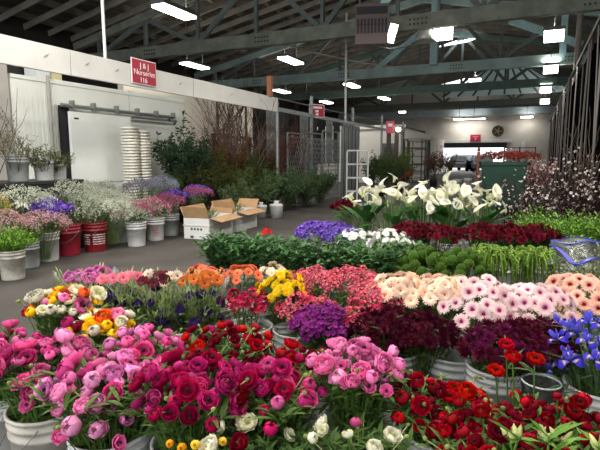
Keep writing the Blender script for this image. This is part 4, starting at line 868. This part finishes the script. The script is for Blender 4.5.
def branches(name, label, x, y, h, spread, n0, depth, colr, tips=None, tipn=1, tips_s=.03, seed=0, tipname='blossoms', z0=.06, rad=.008, curl=0, cat='cut branches', group=None):
    o = thing(name, label, cat, (x, y, z0), 0, group); mb, tm = branch_mesh(seed, h, spread, n0, depth, colr, rad, curl, tips, tipn, tips_s); build('twigs', mb, LEAF, o)
    if tips: c = build(tipname, tm, PETAL if tipname == 'blossoms' else LEAF, o, True); c['kind'] = 'stuff'
    return o
BLS = [disc_flower(5, 1, .8, rgb('d8d0c8'), rgb('a87a6a'), .2, layers=1, up=.5, seed=1, n=2)] + [dot(rgb('30201f'), .4), dot(rgb('6a2a38'), .5), dot(rgb('4a3438'), .45), dot(rgb('4c2430'), .5), dot(rgb('3c2a2c'), .45)]
TW = rgb('2a1c1c')
for i, (x, y, l) in enumerate(((-.22, 7.3, 'leftmost sheaf of white blossoming branches, before the green bin'), (.06, 7.2, 'white blossoming branches behind the rightmost callas'), (.36, 7.5, 'white blossoming branches at the middle of their row'), (.70, 7.4, 'white blossoming branches near the right edge'), (.98, 7.0, 'white blossoming branches cut by the right edge'), (.5, 8.2, 'taller blossoming branches against the black fence'))):
    branches('blossom_branches', l, x, y, 1.2 + .12 * (i > 2), .55, 15, 2, TW, BLS, 1, .020, 300 + i, rad=.007); b2(x, y, ['leftmost blossoming branches', 'blossoming branches behind the callas', 'middle blossoming branches', 'blossoming branches near the edge', 'blossoming branches at the edge', 'blossoming branches by the fence'][i], 'black')
for i, (x, y) in enumerate(((.72, 8.6), (.95, 9.4))):
    branches('bare_branches', ['tall bare twigs in front of the black fence, nearer ones', 'tall bare twigs in front of the black fence, farther ones'][i], x, y, 2.0, .3, 9, 1, rgb('6a5c54'), seed=320 + i, rad=.008); b2(x, y, 'tall bare twigs ' + ('in front', 'behind')[i], 'black')

# ================================================================== LEFT ROW
def puffbunch(label, x, y, heads, n=26, Rr=.3, h=.78, hs=.11, seed=0, lc=GREY_GREEN, name='filler_bunch', sk=(0, 0), dome=1.2):
    return bunch(name, label, 'flower bunch', None, (x, y), heads, n, Rr, h, hs, 'blossoms', lc, .05, .01, 5, dome=dome, stuff=True, seed=seed, skew=sk)
LB = 'plastic bucket of the left stall, '
bucket((-5.57, 3.75, 0), 'dirty white ' + LB + 'under bright green sprigs', 'dirty', .95)
bucket((-5.98, 4.26, 0), 'smaller grey ' + LB + 'just behind the nearest one', 'grey', .9)
bucket((-6.13, 4.65, 0), 'clean white ' + LB + 'left of the two red ones', 'white', 1.1)
bucket((-6.22, 5.08, 0), 'faded pinkish red ' + LB + 'beside the clean white one', 'red', 1.22)
t = bucket((-6.10, 5.48, 0), 'dark red ' + LB + 'with white handwriting', 'darkred', 1.2); t.rotation_euler.z = 0
for k in range(3): script_marks(t, 5, 'e8d8d4', math.atan2(-5.55, 5.95) + (-.75, .1, .65)[k], .08, .10, .03, k)
bucket((-6.35, 6.25, 0), 'bluish white ' + LB + 'first after the red ones', 'grey', 1.05)
t = bucket((-5.83, 6.08, 0), 'white ' + LB + 'standing a little forward of the bluish one', 'white', 1.05)
t = bucket((-5.94, 6.66, 0), 'white ' + LB + 'with red print', 'white', 1.05); t.rotation_euler.z = 0; script_marks(t, 6, 'b03048', math.atan2(-6.98, 5.78), .09, .08, .03, 9)
bucket((-6.06, 7.21, 0), 'dull grey ' + LB + 'left of the white cartons', 'grey', 1.05)
leaf_bunch('foliage_bunch', 'bright green sprigs in the nearest bucket of the left stall', -5.60, 3.74, .66, .34, 110, rgb('5c8a2c'), .045, .014, 400, per=14, c2=rgb('84ac3c'))
leaf_bunch('foliage_bunch', 'bright green sprigs trailing behind the nearest bucket of the left stall', -5.95, 4.2, .62, .26, 60, rgb('4f7c2a'), .045, .014, 401, per=12, c2=rgb('7aa23a'))
puffbunch('dusty pink filler bunch above the clean white bucket', -5.98, 4.5, WAX, 56, .34, .68, .085, 402)
puffbunch('dusty pink filler bunch at the left edge behind the green sprigs', -6.15, 4.0, WAX, 56, .38, .72, .085, 403); puffbunch('dusty pink filler bunch cut by the left edge', -6.2, 3.55, WAX, 50, .36, .74, .085, 404)
ob_ = bunch('statice_bunch', 'violet statice bunch above the faded red bucket', 'flower bunch', None, (-6.15, 4.75), SM, 40, .27, .80, .030, 'flower_cluster', seed=405, dome=1.4)
puffbunch('white daisy like filler left of the violet statice of the left stall', -6.5, 4.5, [disc_flower(8, 1, .4, rgb('e8e8e0'), rgb('c8c880'), .2, seed=4, n=2)], 60, .28, .84, .03, 406)
puffbunch('yellow green filler bunch at the left edge of the left stall', -6.35, 3.95, SOL, 50, .3, .92, .09, 407)
GL = [(-6.75, 4.75, 'behind the yellow green one', 1.0), (-6.75, 5.3, 'behind the violet statice', 1.0), (-6.25, 5.50, 'above the handwritten bucket', .82), (-6.8, 5.85, 'against the shelf end', 1.0), (-6.4, 6.05, 'right of the handwritten bucket', .86), (-6.95, 6.4, 'in front of the cooler door', .98), (-6.05, 5.8, 'hanging over the bluish bucket', .74), (-6.9, 5.1, 'under the black shelf', .92), (-6.35, 5.25, 'between the statice and the red buckets', 1.02), (-6.32, 4.45, 'farthest left, before the black table', 1.0)]
for i, (x, y, l, h) in enumerate(GL):
    puffbunch('pale baby\'s breath bunch ' + l, x, y, GYP, 60, .42, h, .10, 410 + i, name='gypsophila_bunch', lc=rgb('7c8a64'))
for i, (x, y, hd, l, h) in enumerate(((-5.93, 6.1, PNK + GYP, 'pink and white filler bunch above the white buckets', .66), (-6.02, 6.66, PNK + WAX, 'dusky rose filler bunch above the red printed bucket', .68), (-6.15, 7.2, PNK, 'mauve filler bunch left of the cartons', .72), (-6.5, 7.0, LAV, 'silvery lavender bunch before the cooler door', 1.0), (-6.6, 7.6, LAV, 'silvery lavender bunch nearest the stacked white pots', 1.02), (-6.9, 8.1, FERN, 'loose green bunch below the dark evergreen', 1.0))):
    puffbunch(l, x, y, hd, 50, .35, h, .085, 430 + i)
for i, (x, y, l, h) in enumerate(((-6.45, 7.75, 'violet statice bunch behind the mauve filler', .78), (-6.35, 8.4, 'violet statice bunch behind the cartons', .82))):
    bunch('statice_bunch', l, 'flower bunch', None, (x, y), SM, 30, .3, h, .024, 'flower_cluster', seed=440 + i, dome=1.2)
puffbunch('magenta filler bunch among the violet statice of the left stall', -6.15, 8.15, PNK, 30, .28, .80, .08, 445)
# hidden supports of the rear left bunches
for i, (x, y, l) in enumerate([(-6.2, 4.05, 'dusty pink filler'), (-6.75, 4.75, 'rear pale filler'), (-6.7, 5.25, 'pale filler behind the statice'), (-6.85, 5.8, 'pale filler at the shelf'), (-6.9, 6.3, 'pale filler by the cooler'), (-6.5, 7.0, 'silvery lavender'), (-6.6, 7.6, 'second silvery lavender'), (-6.3, 8.2, 'rear violet statice'), (-6.9, 8.1, 'loose green bunch')]):
    bucket((x, y, 0), 'black plastic bucket in shade under the ' + l, 'black', 1.1, handle=False)
# shelf with potted twigs
t = thing('shelf_table', 'long black topped table behind the left stall flowers', 'table', (-6.85, 4.6, 0))
mb = M(); mb.box(-.42, .42, -1.9, 1.02, 1.06, 1.10); build('table_top', mb, mat('shelf_black', '26292a', .5), t)
mb = M(); mb.box(.36, .40, -1.9, 1.02, .86, 1.06); build('apron', mb, mat('shelf_dark', '1d1c1c', .7), t)
for a, b in ((-.38, -1.8), (-.38, .95), (.36, -1.8), (.36, .95)): mb = M(); mb.box(a - .03, a + .03, b - .03, b + .03, 0, 1.06); build('leg', mb, mat('shelf_dark'), t)
POTS = [(-6.72, 4.12, 1.0, 'white', 'white bucket of tall brown twigs at the left end of the black table'), (-6.72, 4.72, 1.0, 'grey', 'translucent bucket of grey green sprigs, second on the black table'), (-6.66, 5.1, .95, 'white', 'white bucket of dark leafy sprigs, third on the black table'), (-6.75, 5.42, .8, 'white', 'small white bucket at the right end of the black table'), (-6.75, 3.6, 1, 'white', 'white bucket on the black table outside the left edge')]
for x, y, s, k, l in POTS: bucket((x, y, 1.10), l, k, s, handle=False)
SPR = [M().leaf((0, 0, 0), (0, 0, 1), 1, .35, rgb('6b7350'), .2, 2), M().leaf((0, 0, 0), (0, 0, 1), 1, .3, rgb('8a8a64'), .2, 2)]
DLF = [M().leaf((0, 0, 0), (0, 0, 1), 1, .4, rgb('4a5238'), .2, 2)]
BLF = [M().leaf((0, 0, 0), (0, 0, 1), 1, .4, rgb('4a2a26'), .2, 2)]
branches('twig_bunch', 'tall dark brown twigs in the leftmost bucket on the black table', -6.72, 4.12, 1.0, .35, 14, 2, rgb('3a2624'), BLF, 1, .03, 500, 'leaves', 1.12)
branches('twig_bunch', 'arching grey green sprigs in the second bucket on the black table', -6.72, 4.72, .75, .5, 12, 2, rgb('6a5c48'), SPR, 1, .035, 501, 'leaves', 1.12)
branches('twig_bunch', 'dense dark leafy sprigs in the third bucket on the black table', -6.66, 5.1, .42, .7, 14, 2, rgb('4a4436'), DLF + SPR, 2, .04, 502, 'leaves', 1.12)
branches('twig_bunch', 'small sprigs in the last bucket on the black table', -6.75, 5.42, .38, .6, 10, 2, rgb('5a5040'), SPR, 2, .03, 503, 'leaves', 1.12)
branches('twig_bunch', 'long curved bare twigs reaching right over the black table', -6.8, 4.4, 1.25, .7, 4, 1, rgb('4c3a34'), None, 0, 0, 504, z0=1.12)
t = thing('pink_flower_spray', 'pink blossom spray hanging at the black table edge', 'flower bunch', (-6.4, 4.2, .86)); mb = cluster(10, .1, [scaled(disc_flower(6, 1, .5, rgb('c83a6c'), rgb('8a2040'), .2, seed=9), .03)], 3, r_item=(.8, 1.3)); build('blossoms', mb, PETAL, t, True); mb = M(); mb.tube([(0, 0, -.86), (0, 0, .05)], .006, 4, GREEN); build('stem', mb, LEAF, t)
# stacked white nursery pots
npot = M().lathe([(.001, 0), (.10, 0), (.125, .24), (.145, .245), (.145, .28), (.125, .28), (.10, .02), (.001, .02)], 4)
pm = npot.mesh('nursery_pot', mat('pot_cream', 'f2eee2', .6, noise=.15, nscale=6))
for j, (y, n) in enumerate(((7.72, 30), (8.05, 29))):
    for k in range(n):
        o = ob('nursery_pot', pm, None, (-7.45 + R.uniform(-.01, .01), y, k * .061), (0, 0, PI / 4)); o.scale = (1.25, 1.25, 1)
        tag(o, 'square cream pot in the ' + ('left' if j == 0 else 'right') + ' of the two tall nested stacks by the cooler door', 'pot', ('left' if j == 0 else 'right') + ' stack of cream pots')
# white cartons with kraft flaps
kraft = mat('kraft', 'b08c66', .85, noise=.12, nscale=8); cardw = mat('card_white', 'd9d8d4', .7, noise=.05, nscale=4)
def carton(x, y, rz, label, L_=1.05, W_=.5, h=.38, marks=False, fl=(1.9, 1.9)):
    t = thing('open_carton', label, 'box', (x, y, 0), rz); mb = M(); q = .006
    a, b = L_ / 2, W_ / 2
    for x0, x1, y0, y1 in ((-a, a, -b, -b + q), (-a, a, b - q, b), (-a, -a + q, -b, b), (a - q, a, -b, b)): mb.box(x0, x1, y0, y1, 0, h)
    mb.box(-a, a, -b, b, 0, q); build('body', mb, cardw, t)
    mb = M(); mb.box(-a - .012, a + .012, -b - .012, b + .012, h * .62, h * .66); build('lid_edge', mb, mat('card_edge', 'c4c2bc', .7), t)
    for k, (p0, ax, out, wdt, ln, an) in enumerate(((V((0, -b, h)), V((1, 0, 0)), V((0, -1, 0)), L_ * .96, .22, -1.2), (V((0, b, h)), V((1, 0, 0)), V((0, 1, 0)), L_ * .96, .22, -.9), (V((a, 0, h)), V((0, 1, 0)), V((1, 0, 0)), W_ * .96, .24, .25), (V((-a, 0, h)), V((0, 1, 0)), V((-1, 0, 0)), W_ * .96, .2, -1.1))):
        mb = M(); d = (out * math.cos(an) - V((0, 0, 1)) * math.sin(an)); o_ = d.cross(ax).normalized() * .004
        p = [p0 - ax * wdt / 2, p0 + ax * wdt / 2, p0 + ax * wdt / 2 * .97 + d * ln, p0 - ax * wdt / 2 * .97 + d * ln]
        mb.add([v + o_ for v in p] + [v - o_ for v in p], [(0, 1, 2, 3), (7, 6, 5, 4), (0, 4, 5, 1), (1, 5, 6, 2), (2, 6, 7, 3), (3, 7, 4, 0)], (1, 1, 1)); build('flap', mb, kraft, t)
    if marks:
        mb = M()
        for k in range(4): mb.box(-.12 + k * .065, -.08 + k * .065, -b - .002, -b, .16, .2)
        mb.box(-.13, -.06, -b - .003, -b, .02, .06); build('lettering', mb, mat('print_dark', '3a4a60', .6), t)
    return t
carton(-5.36, 7.45, .1, 'nearer white carton with brown open flaps, full of greens', .52, .88, .38, True)
carton(-5.38, 8.42, .05, 'farther white carton with brown flaps, behind the first one', .5, .85, .40)
leaf_bunch('foliage_bunch', 'greens packed in the nearer open carton', -5.36, 7.45, .56, .2, 30, rgb('5c7a44'), .06, .02, 450, z0=.02); leaf_bunch('foliage_bunch', 'greens packed in the farther open carton', -5.38, 8.42, .58, .2, 30, rgb('5c7a44'), .06, .02, 451, z0=.02)
# shrub mass behind
LFB = lambda c, wd=.4: [M().leaf((0, 0, 0), (0, 0, 1), 1, wd, rgb(c), .2, 2), M().leaf((0, 0, 0), (0, 0, 1), 1, wd, mixc(rgb(c), rgb('5c5a30'), .3), .3, 2)]
SH = [(-6.95, 8.8, 1.55, .4, 16, 2, '2a3a30', '24402f', .07, 'dark blue green evergreen branches by the cooler end'), (-7.05, 9.6, 1.35, .5, 14, 2, '4a3a30', '5c5228', .05, 'olive and yellowish leafy branches right of the evergreen'),
 (-6.45, 9.0, 1.05, .6, 14, 2, '4a3a30', '3c4a22', .05, 'green leafy branches behind the cartons'), (-6.9, 10.2, 1.45, .5, 14, 2, '4a3020', '6a3424', .05, 'reddish brown leafy branches at the middle of the shrub row'),
 (-6.3, 9.9, .95, .6, 14, 2, '4a4030', '4c5c30', .05, 'low dark green shrub branches above the small white pails'), (-6.5, 11.0, 1.25, .55, 14, 2, '453428', '3e4c2a', .05, 'dark green shrub branches below the lattice frames'),
 (-6.9, 12.0, 1.5, .5, 14, 2, '4c3428', '4a4a2c', .05, 'brown green branches beside the brown post'), (-6.05, 10.9, .85, .7, 14, 2, '4a4a38', '5f7a50', .06, 'silver green leafy bunch right of the small pails'),
 (-5.9, 11.8, .85, .7, 14, 2, '4a4a38', '4f6b48', .06, 'silver green leafy bunch before the folding gate'), (-5.8, 12.7, .85, .7, 14, 2, '4a4a38', '55704a', .06, 'silver green leafy bunch at the foot of the folding gate'), (-5.75, 13.7, .85, .7, 12, 2, '4a4a38', '466040', .06, 'last silver green leafy bunch along the folding gate'),
 (-5.9, 9.2, .75, .7, 12, 2, '4a4a38', '5a6c48', .06, 'grey green leafy bunch right behind the farther carton')]
for i, (x, y, h, sp_, n0, dp, c1, c2, ts, l) in enumerate(SH):
    c2d = '%02x%02x%02x' % tuple(int(int(c2[k:k + 2], 16) * .95) for k in (0, 2, 4)); branches('shrub_branches', l, x if i != 1 else x + .15, y, h, sp_, n0 + 5, dp, rgb(c1), LFB(c2d), 4, ts * 1.15, 520 + i, 'leaves', .06 if i in (7, 8, 9, 10, 11) else .25, rad=.009)
    if i not in (7, 4, 8, 9, 10, 11): bucket((x, y, 0), 'black plastic bucket holding ' + ['the evergreen', 'the olive leafy branches', 'greens behind the cartons', 'the reddish branches', '', 'the dark shrub below the lattices', 'branches beside the brown post', '', 'greens before the gate', 'greens at the gate foot', 'the last greens along the gate', 'greens by the farther carton'][i], 'black', 1.1, handle=False)
for i, (x, y, h, c) in enumerate(((-7.3, 11.7, 2.2, '6a5650'), (-6.9, 10.9, 2.1, '74605a'), (-7.2, 12.1, 1.0, '54403a'), (-7.1, 12.6, 1.0, '4a3832'), (-6.6, 12.0, 1.6, '6a4434'), (-6.4, 13.0, 1.7, '5a3c30'), (-8.4, 11.9, 2.0, '8a7060'))):
    branches('bare_branches', 'dry brown branches ' + ['rising tallest at the cooler corner', 'leaning on the cooler corner', 'in front of the left lattice frame', 'in front of the right lattice frame', 'beside the brown post, nearer sheaf', 'at the start of the folding gate', 'against the cream partition'][i], x, y, h * 1.5, .2, 13, 2, rgb(c), seed=540 + i, rad=.017, curl=.3)
    bucket((x, y, 0), 'black plastic bucket holding dry branches ' + ['at the cooler corner', 'leaning on the cooler', 'before the left lattice', 'before the right lattice', 'beside the brown post', 'at the gate', 'at the partition'][i], 'black', 1.1, handle=False)
def pail(x, y, l, s=1.0):
    t = thing('white_pail', l, 'pail', (x, y, 0)); t.scale = (s,) * 3; mb = M(); mb.lathe([(.001, .003), (.15, .003), (.16, .28), (.17, .30), (.15, .33), (.06, .34), (.055, .4), (.04, .4), (.04, .33)], 22); build('body', mb, BP['white'], t, True); mb = M(); mb.lathe([(.063, .36), (.063, .41), (.001, .412)], 16); build('cap', mb, mat('pail_cap', 'c8c8c4', .5), t, True)
pail(-5.87, 10.29, 'small white pail behind the cartons, the left of two', .9); pail(-5.5, 10.39, 'small white pail behind the cartons, the right of two')
# curly lattice frames leaning on the partition
def lattice(x, y, w_, z0, h, label, seed):
    r = random.Random(seed); t = thing('vine_lattice', label, 'lattice', (x, y, 0)); mb = M()
    for p in ((0, 0), (0, w_)): mb.tube([(0, p[1], 0), (r.uniform(-.03, .03), p[1] + r.uniform(-.05, .05), z0 + h * .5), (0, p[1], z0 + h)], .04, 6)
    for z in (z0, z0 + h): mb.tube([(0, 0, z), (0, w_ * .5, z + .03), (0, w_, z)], .035, 6)
    build('frame', mb, mat('vine', '43322a', .85, noise=.3, nscale=10), t); mb = M()
    for k in range(16):
        pts = []; a, b = r.uniform(0, w_), r.uniform(0, w_)
        for i in range(9): s = i / 8; pts.append((r.uniform(-.04, .04), min(w_, max(0, a + (b - a) * s + .12 * math.sin(s * 7 + k))), z0 + h * s))
        mb.tube(pts, .018, 5)
    build('twisted_vines', mb, mat('vine'), t, True)
lattice(-7.9, 11.5, 1.5, 2.0, 1.1, 'upper twisted vine lattice just under the fascia', 1); lattice(-7.8, 11.1, .9, .9, 1.15, 'twisted vine lattice standing left before the partition', 2); lattice(-7.7, 12.1, .8, .8, 1.2, 'twisted vine lattice standing right before the partition', 3)

# folding gates
def gate(x, y0, y1, h, label, fence=False):
    t = thing('folding_gate', label, 'gate', (x, y0, 0)); mb = M(); L_ = y1 - y0
    for y in (0, L_): mb.tube([(0, y, 0), (0, y, h)], .03, 6)
    for z in (.08, h): mb.tube([(0, 0, z), (0, L_, z)], .025, 6)
    build('frame', mb, steel, t); mb = M(); n = max(3, int(L_ / .11)); hh = .28
    for k in range(n):
        for j in range(int((h - .1) / hh)):
            y = L_ * k / n; z = .08 + j * hh; mb.beam((.02, y, z), (.02, y + L_ / n, z + hh), .012, .012); mb.beam((-.02, y + L_ / n, z), (-.02, y, z + hh), .012, .012)
    build('lattice_bars', mb, steel, t); return t
gate(-6.2, 12.4, 13.6, 2.12, 'grey folding lattice gate nearest the brown post'); gate(-6.2, 13.65, 14.9, 2.18, 'grey folding lattice gate at the middle'); gate(-6.2, 14.95, 16.4, 2.3, 'grey folding lattice gate at the far end')
for k in range(5):
    o = thing('gate_post', 'bundle post of the closed gates beside the white cube rack', 'post', (-6.1 + .02 * k, 16.6 + k * .35, 0), 0, 'closed gate posts'); mb = M(); mb.box(-.05, .05, -.06, .06, 0, 2.6); build('post', mb, steel, o); mb = M(); mb.box(.05, .06, -.02, .02, 0, 2.55); build('groove', mb, mat('gap_black'), o)
# dark goods behind the rail
for k in range(9):
    y = 11.7 + k * .75; t = thing('hanging_sheet', ['black sheet', 'pale sheet', 'dark grey sheet'][k % 3] + ' hanging behind the rail, ' + ['first', 'second', 'third', 'fourth', 'fifth', 'sixth', 'seventh', 'eighth', 'ninth'][k] + ' from the brown post', 'sheet', (-6.9, y, 0)); mb = M(); vs = []
    for i in range(9): u = i / 8; vs += [(.03 * math.sin(u * 14), u * .62, 1.2), (.04 * math.sin(u * 14), u * .6, 2.9)]
    mb.add(vs, [(2 * i, 2 * i + 2, 2 * i + 3, 2 * i + 1) for i in range(8)], (1, 1, 1)); build('cloth', mb, mat('sheet%d' % (k % 3), ['15161a', '8d9290', '303438'][k % 3], .8), t, True)
    mb = M(); mb.tube([(0, -.02, 2.9), (0, .64, 2.9)], .02, 5); mb.tube([(0, .3, 0), (0, .3, 2.9)], .015, 5); build('stand', mb, steel, t)

# ================================================================== MIDDLE DISTANCE
# white cube rack
t = thing('cube_rack', 'white rack of open cubes at the aisle beside the folded gates', 'rack', (-4.75, 14.2, 0), .35); wm = mat('rack_white', 'c9ccca', .5)
W_, HH = .62, 1.62
for k in range(5): mb = M(); z = k * HH / 4; mb.box(-W_ / 2, W_ / 2, -.2, .2, z, z + .04); build('shelf', mb, wm, t)
for x in (-W_ / 2, 0, W_ / 2): mb = M(); mb.box(x - .02, x + .02, -.2, .2, 0, HH); build('divider', mb, wm, t)
# potted plants down the aisle
TROP = LFB('3a5c34', .3)
for i, (x, y, h, c, l) in enumerate(((-4.9, 16.3, 1.1, '35552c', 'tall palm like potted plant right of the white cube rack'), (-5.0, 18.0, 1.2, '4a5c30', 'leafy potted plant behind the palm like one'), (-4.0, 15.3, 1.1, '2f4a2a', 'low dark potted plant before the dark post'), (-5.1, 21.3, 1.3, '5f7434', 'yellow green plant beyond the dark post'), (-4.5, 19.5, .9, '3f5a34', 'dark plant left of the wire cage trolleys'), (-4.2, 24, 1.4, '6a4c40', 'brownish plant at the foot of the white stall front'), (-4.0, 26.5, 1.3, '70584a', 'second brownish plant nearer the far opening'), (-4.4, 17.9, .8, '9a4a30', 'orange red flowering plant among the aisle plants'))):
    branches('potted_plant', l, x, y, h, .45, 12, 2, rgb('40382c'), LFB(c, .35), 2, .085, 600 + i, 'leaves', .3, rad=.01, cat='plant')
    bucket((x, y, 0), 'bucket at the foot of the ' + l.split(' plant')[0] + ' plant', 'black' if i % 2 else 'dirty', 1.15, handle=False)
# wire cage trolleys
for i, (x, y) in enumerate(((-5.7, 24), (-6.1, 26), (-6.3, 28), (-6.6, 30))):
    t = thing('cage_trolley', 'tall wire cage trolley, ' + ['nearest', 'second', 'third', 'farthest'][i] + ' of the four down the aisle', 'trolley', (x, y, 0)); mb = M()
    for a, b in ((0, 0), (.9, 0), (0, .9), (.9, .9)): mb.tube([(a, b, .12), (a, b, 2.3)], .03, 5)
    build('frame', mb, mat('cage', '4a4c4c', .5, .4), t); mb = M()
    for k in range(6):
        z = .2 + k * .42; mb.box(0, .9, -.01, .01, z, z + .03); mb.box(.89, .91, 0, .9, z, z + .03); mb.box(-.01, .01, 0, .9, z, z + .03)
    build('shelves', mb, mat('cage'), t)
    for a, b in ((.05, .05), (.85, .05), (.05, .85), (.85, .85)): mb = M(); mb.tube([(a - .03, b, .06), (a + .03, b, .06)], .06, 10); build('wheel', mb, black, t)
# white stall buildings far left of the aisle
mb = M(); mb.box(-11.5, -6.4, 27, 27.15, 0, 3.1); mb.box(-6.55, -6.4, 27, 33, 0, 3.1); mb.box(-11.6, -6.3, 26.9, 27.0, 3.0, 3.2)
w1 = sstruct('wall_stall_far', mb, mat('stall_white', 'd8d4cc', .7), 'white walled stall far along the left side')
mb = M(); mb.box(-7.6, -6.9, 26.95, 27.0, 0, 2.2); build('doorway', mb, mat('dim_door', '6a6664', .8), w1); mb = M(); mb.box(-7.45, -7.05, 26.9, 26.95, 1.2, 2.0); build('door_pane', mb, mat('dim_pane', '3c4042', .3), w1)
for k in range(7):
    x = -10.8 + k * .6; branches('dried_bundle', 'dark dried bundle on the white stall roof, one of the row of seven', x, 27.6, .25, .8, 8, 1, rgb('2c2822'), None, 0, 0, 640 + k, z0=3.1, group='dried bundles on the far stall roof', cat='dried bundle')
mb = M(); mb.box(-11.5, -6.4, 27, 33, 3.0, 3.1); sstruct('ceiling_stall', mb, mat('stall_white'))
mb = M(); mb.box(-9.6, -7.4, 40, 40.2, 0, 3.0); mb.box(-7.55, -7.4, 40, 47, 0, 3.0); mb.box(-9.8, -7.3, 39.8, 40, 2.8, 3.2); sstruct('wall_office', mb, mat('stall_white'), 'white partition left of the far opening')
# right middle: white counter fronts, shelves, green bin with red flowers
t = thing('green_bin', 'large dark green bin full of red flowers beyond the callas', 'bin', (-.7, 14.2, 0)); gm = mat('bin_green', '0c4030', .6, noise=.15, nscale=3)
mb = M(); mb.add([(-.42, -.3, 0), (.42, -.3, 0), (.42, .4, 0), (-.42, .4, 0), (-.5, -.38, 1.3), (.62, -.38, 1.3), (.62, .5, 1.3), (-.5, .5, 1.3)], [(0, 3, 2, 1), (0, 1, 5, 4), (1, 2, 6, 5), (2, 3, 7, 6), (3, 0, 4, 7), (4, 5, 6, 7)], (1, 1, 1)); build('body', mb, gm, t)
mb = M(); mb.box(-.54, .66, -.42, -.36, 1.24, 1.32); mb.box(-.54, .66, .48, .54, 1.24, 1.32); mb.box(-.56, -.5, -.42, .54, 1.24, 1.32); mb.box(.62, .68, -.42, .54, 1.24, 1.32); build('rim', mb, gm, t)
for i in range(4):
    puffbunch('red flowers in the green bin, one clump of four', -1.0 + .3 * i, 14.2, [puff(rgb('b05040'), rgb('8a3030'), 24, 50 + i, ds=.2)], 14, .22, 1.5, .12, 660 + i, name='red_flower_clump')['group'] = 'red clumps in the green bin'
branches('potted_plant', 'pinkish flowering twigs behind the green bin', .0, 16, 1.5, .5, 14, 2, rgb('4c3a34'), [dot(rgb('c07a80'), 1), dot(rgb('d8c8c0'), 1)], 2, .045, 670, 'leaves', .0, cat='plant')
t = thing('wooden_crate_post', 'slim brown wooden stand left of the green bin', 'stand', (-1.35, 14.6, 0)); mb = M(); mb.box(-.04, .04, -.04, .04, 0, 1.6); mb.box(-.12, .12, -.12, .12, 0, .05); build('post', mb, mat('brown_wood', '8a5038', .7), t); mb = M(); mb.lathe([(.001, 1.6), (.05, 1.62), (.03, 1.7), (.001, 1.72)], 10); build('finial', mb, mat('brown_wood'), t, True)
for i, (x0, x1, y) in enumerate(((-1.9, .2, 40), )):
    t = thing('shelving_unit', 'dark shelving against the end wall right of the far opening', 'shelving', (x0, y, 0)); dk = mat('dark_shelf', '3c3532', .7)
    for k in range(5): mb = M(); mb.box(0, x1 - x0, 0, .5, .1 + k * .5, .15 + k * .5); build('shelf', mb, dk, t)
    for x in (0, (x1 - x0) / 2, x1 - x0): mb = M(); mb.box(x - .04, x + .04, 0, .5, 0, 2.2); build('upright', mb, dk, t)
# vehicles outside the opening
def car(x, y, rz, c, label):
    t = thing('car', label, 'car', (x, y, 0), rz); prof = [(-2.2, .35), (-2.25, .8), (-2.0, 1.0), (-1.5, 1.55), (-.9, 1.72), (.9, 1.7), (1.3, 1.1), (2.1, .95), (2.3, .7), (2.25, .35)]; mb = M(); n = len(prof)
    mb.add([(px, s * .9 * (.88 if pz > 1.1 else 1), pz) for s in (-1, 1) for px, pz in prof], [tuple(range(n))[::-1], tuple(range(n, 2 * n))] + [(i, (i + 1) % n, n + (i + 1) % n, n + i) for i in range(n)], (1, 1, 1)); build('body', mb, mat('car' + c, c, .3), t)
    for s in (-1, 1):
        mb = M(); mb.add([(-1.45, s * .86, 1.1), (1.0, s * .88, 1.1), (.75, s * .81, 1.6), (-1.2, s * .81, 1.6)], [(0, 1, 2, 3)], (1, 1, 1)); build('side_window', mb, mat('car_glass', '15181c', .1), t)
    mb = M(); mb.add([(-2.05, -.75, 1.02), (-2.05, .75, 1.02), (-1.56, .68, 1.54), (-1.56, -.68, 1.54)], [(0, 1, 2, 3)], (1, 1, 1)); mb.v = [(v[0] - .03, v[1], v[2]) for v in mb.v]; build('rear_window', mb, mat('car_glass'), t)
    for a in (-1.45, 1.45):
        for s in (-1, 1): mb = M(); mb.tube([(a, s * .75, .34), (a, s * .95, .34)], .34, 16); build('wheel', mb, black, t)
car(-6.6, 55, 1.4, '3e4648', 'dark grey car parked outside at the left of the far opening'); car(-4.6, 53, 1.75, '50525a', 'grey car outside near the right of the far opening'); car(-5.6, 58, 1.6, 'c8ccd0', 'pale car between the two dark ones outside')
# extra buckets and jars beyond the callas
for i, (x, y) in enumerate(((-3.2, 22), (-3.0, 23.2), (-2.7, 24.5), (-2.9, 20.5))): bucket((x, y, 0), 'white bucket standing far down the aisle, ' + ['second', 'third', 'farthest', 'nearest'][i] + ' of four', 'white', 1.2, handle=False)
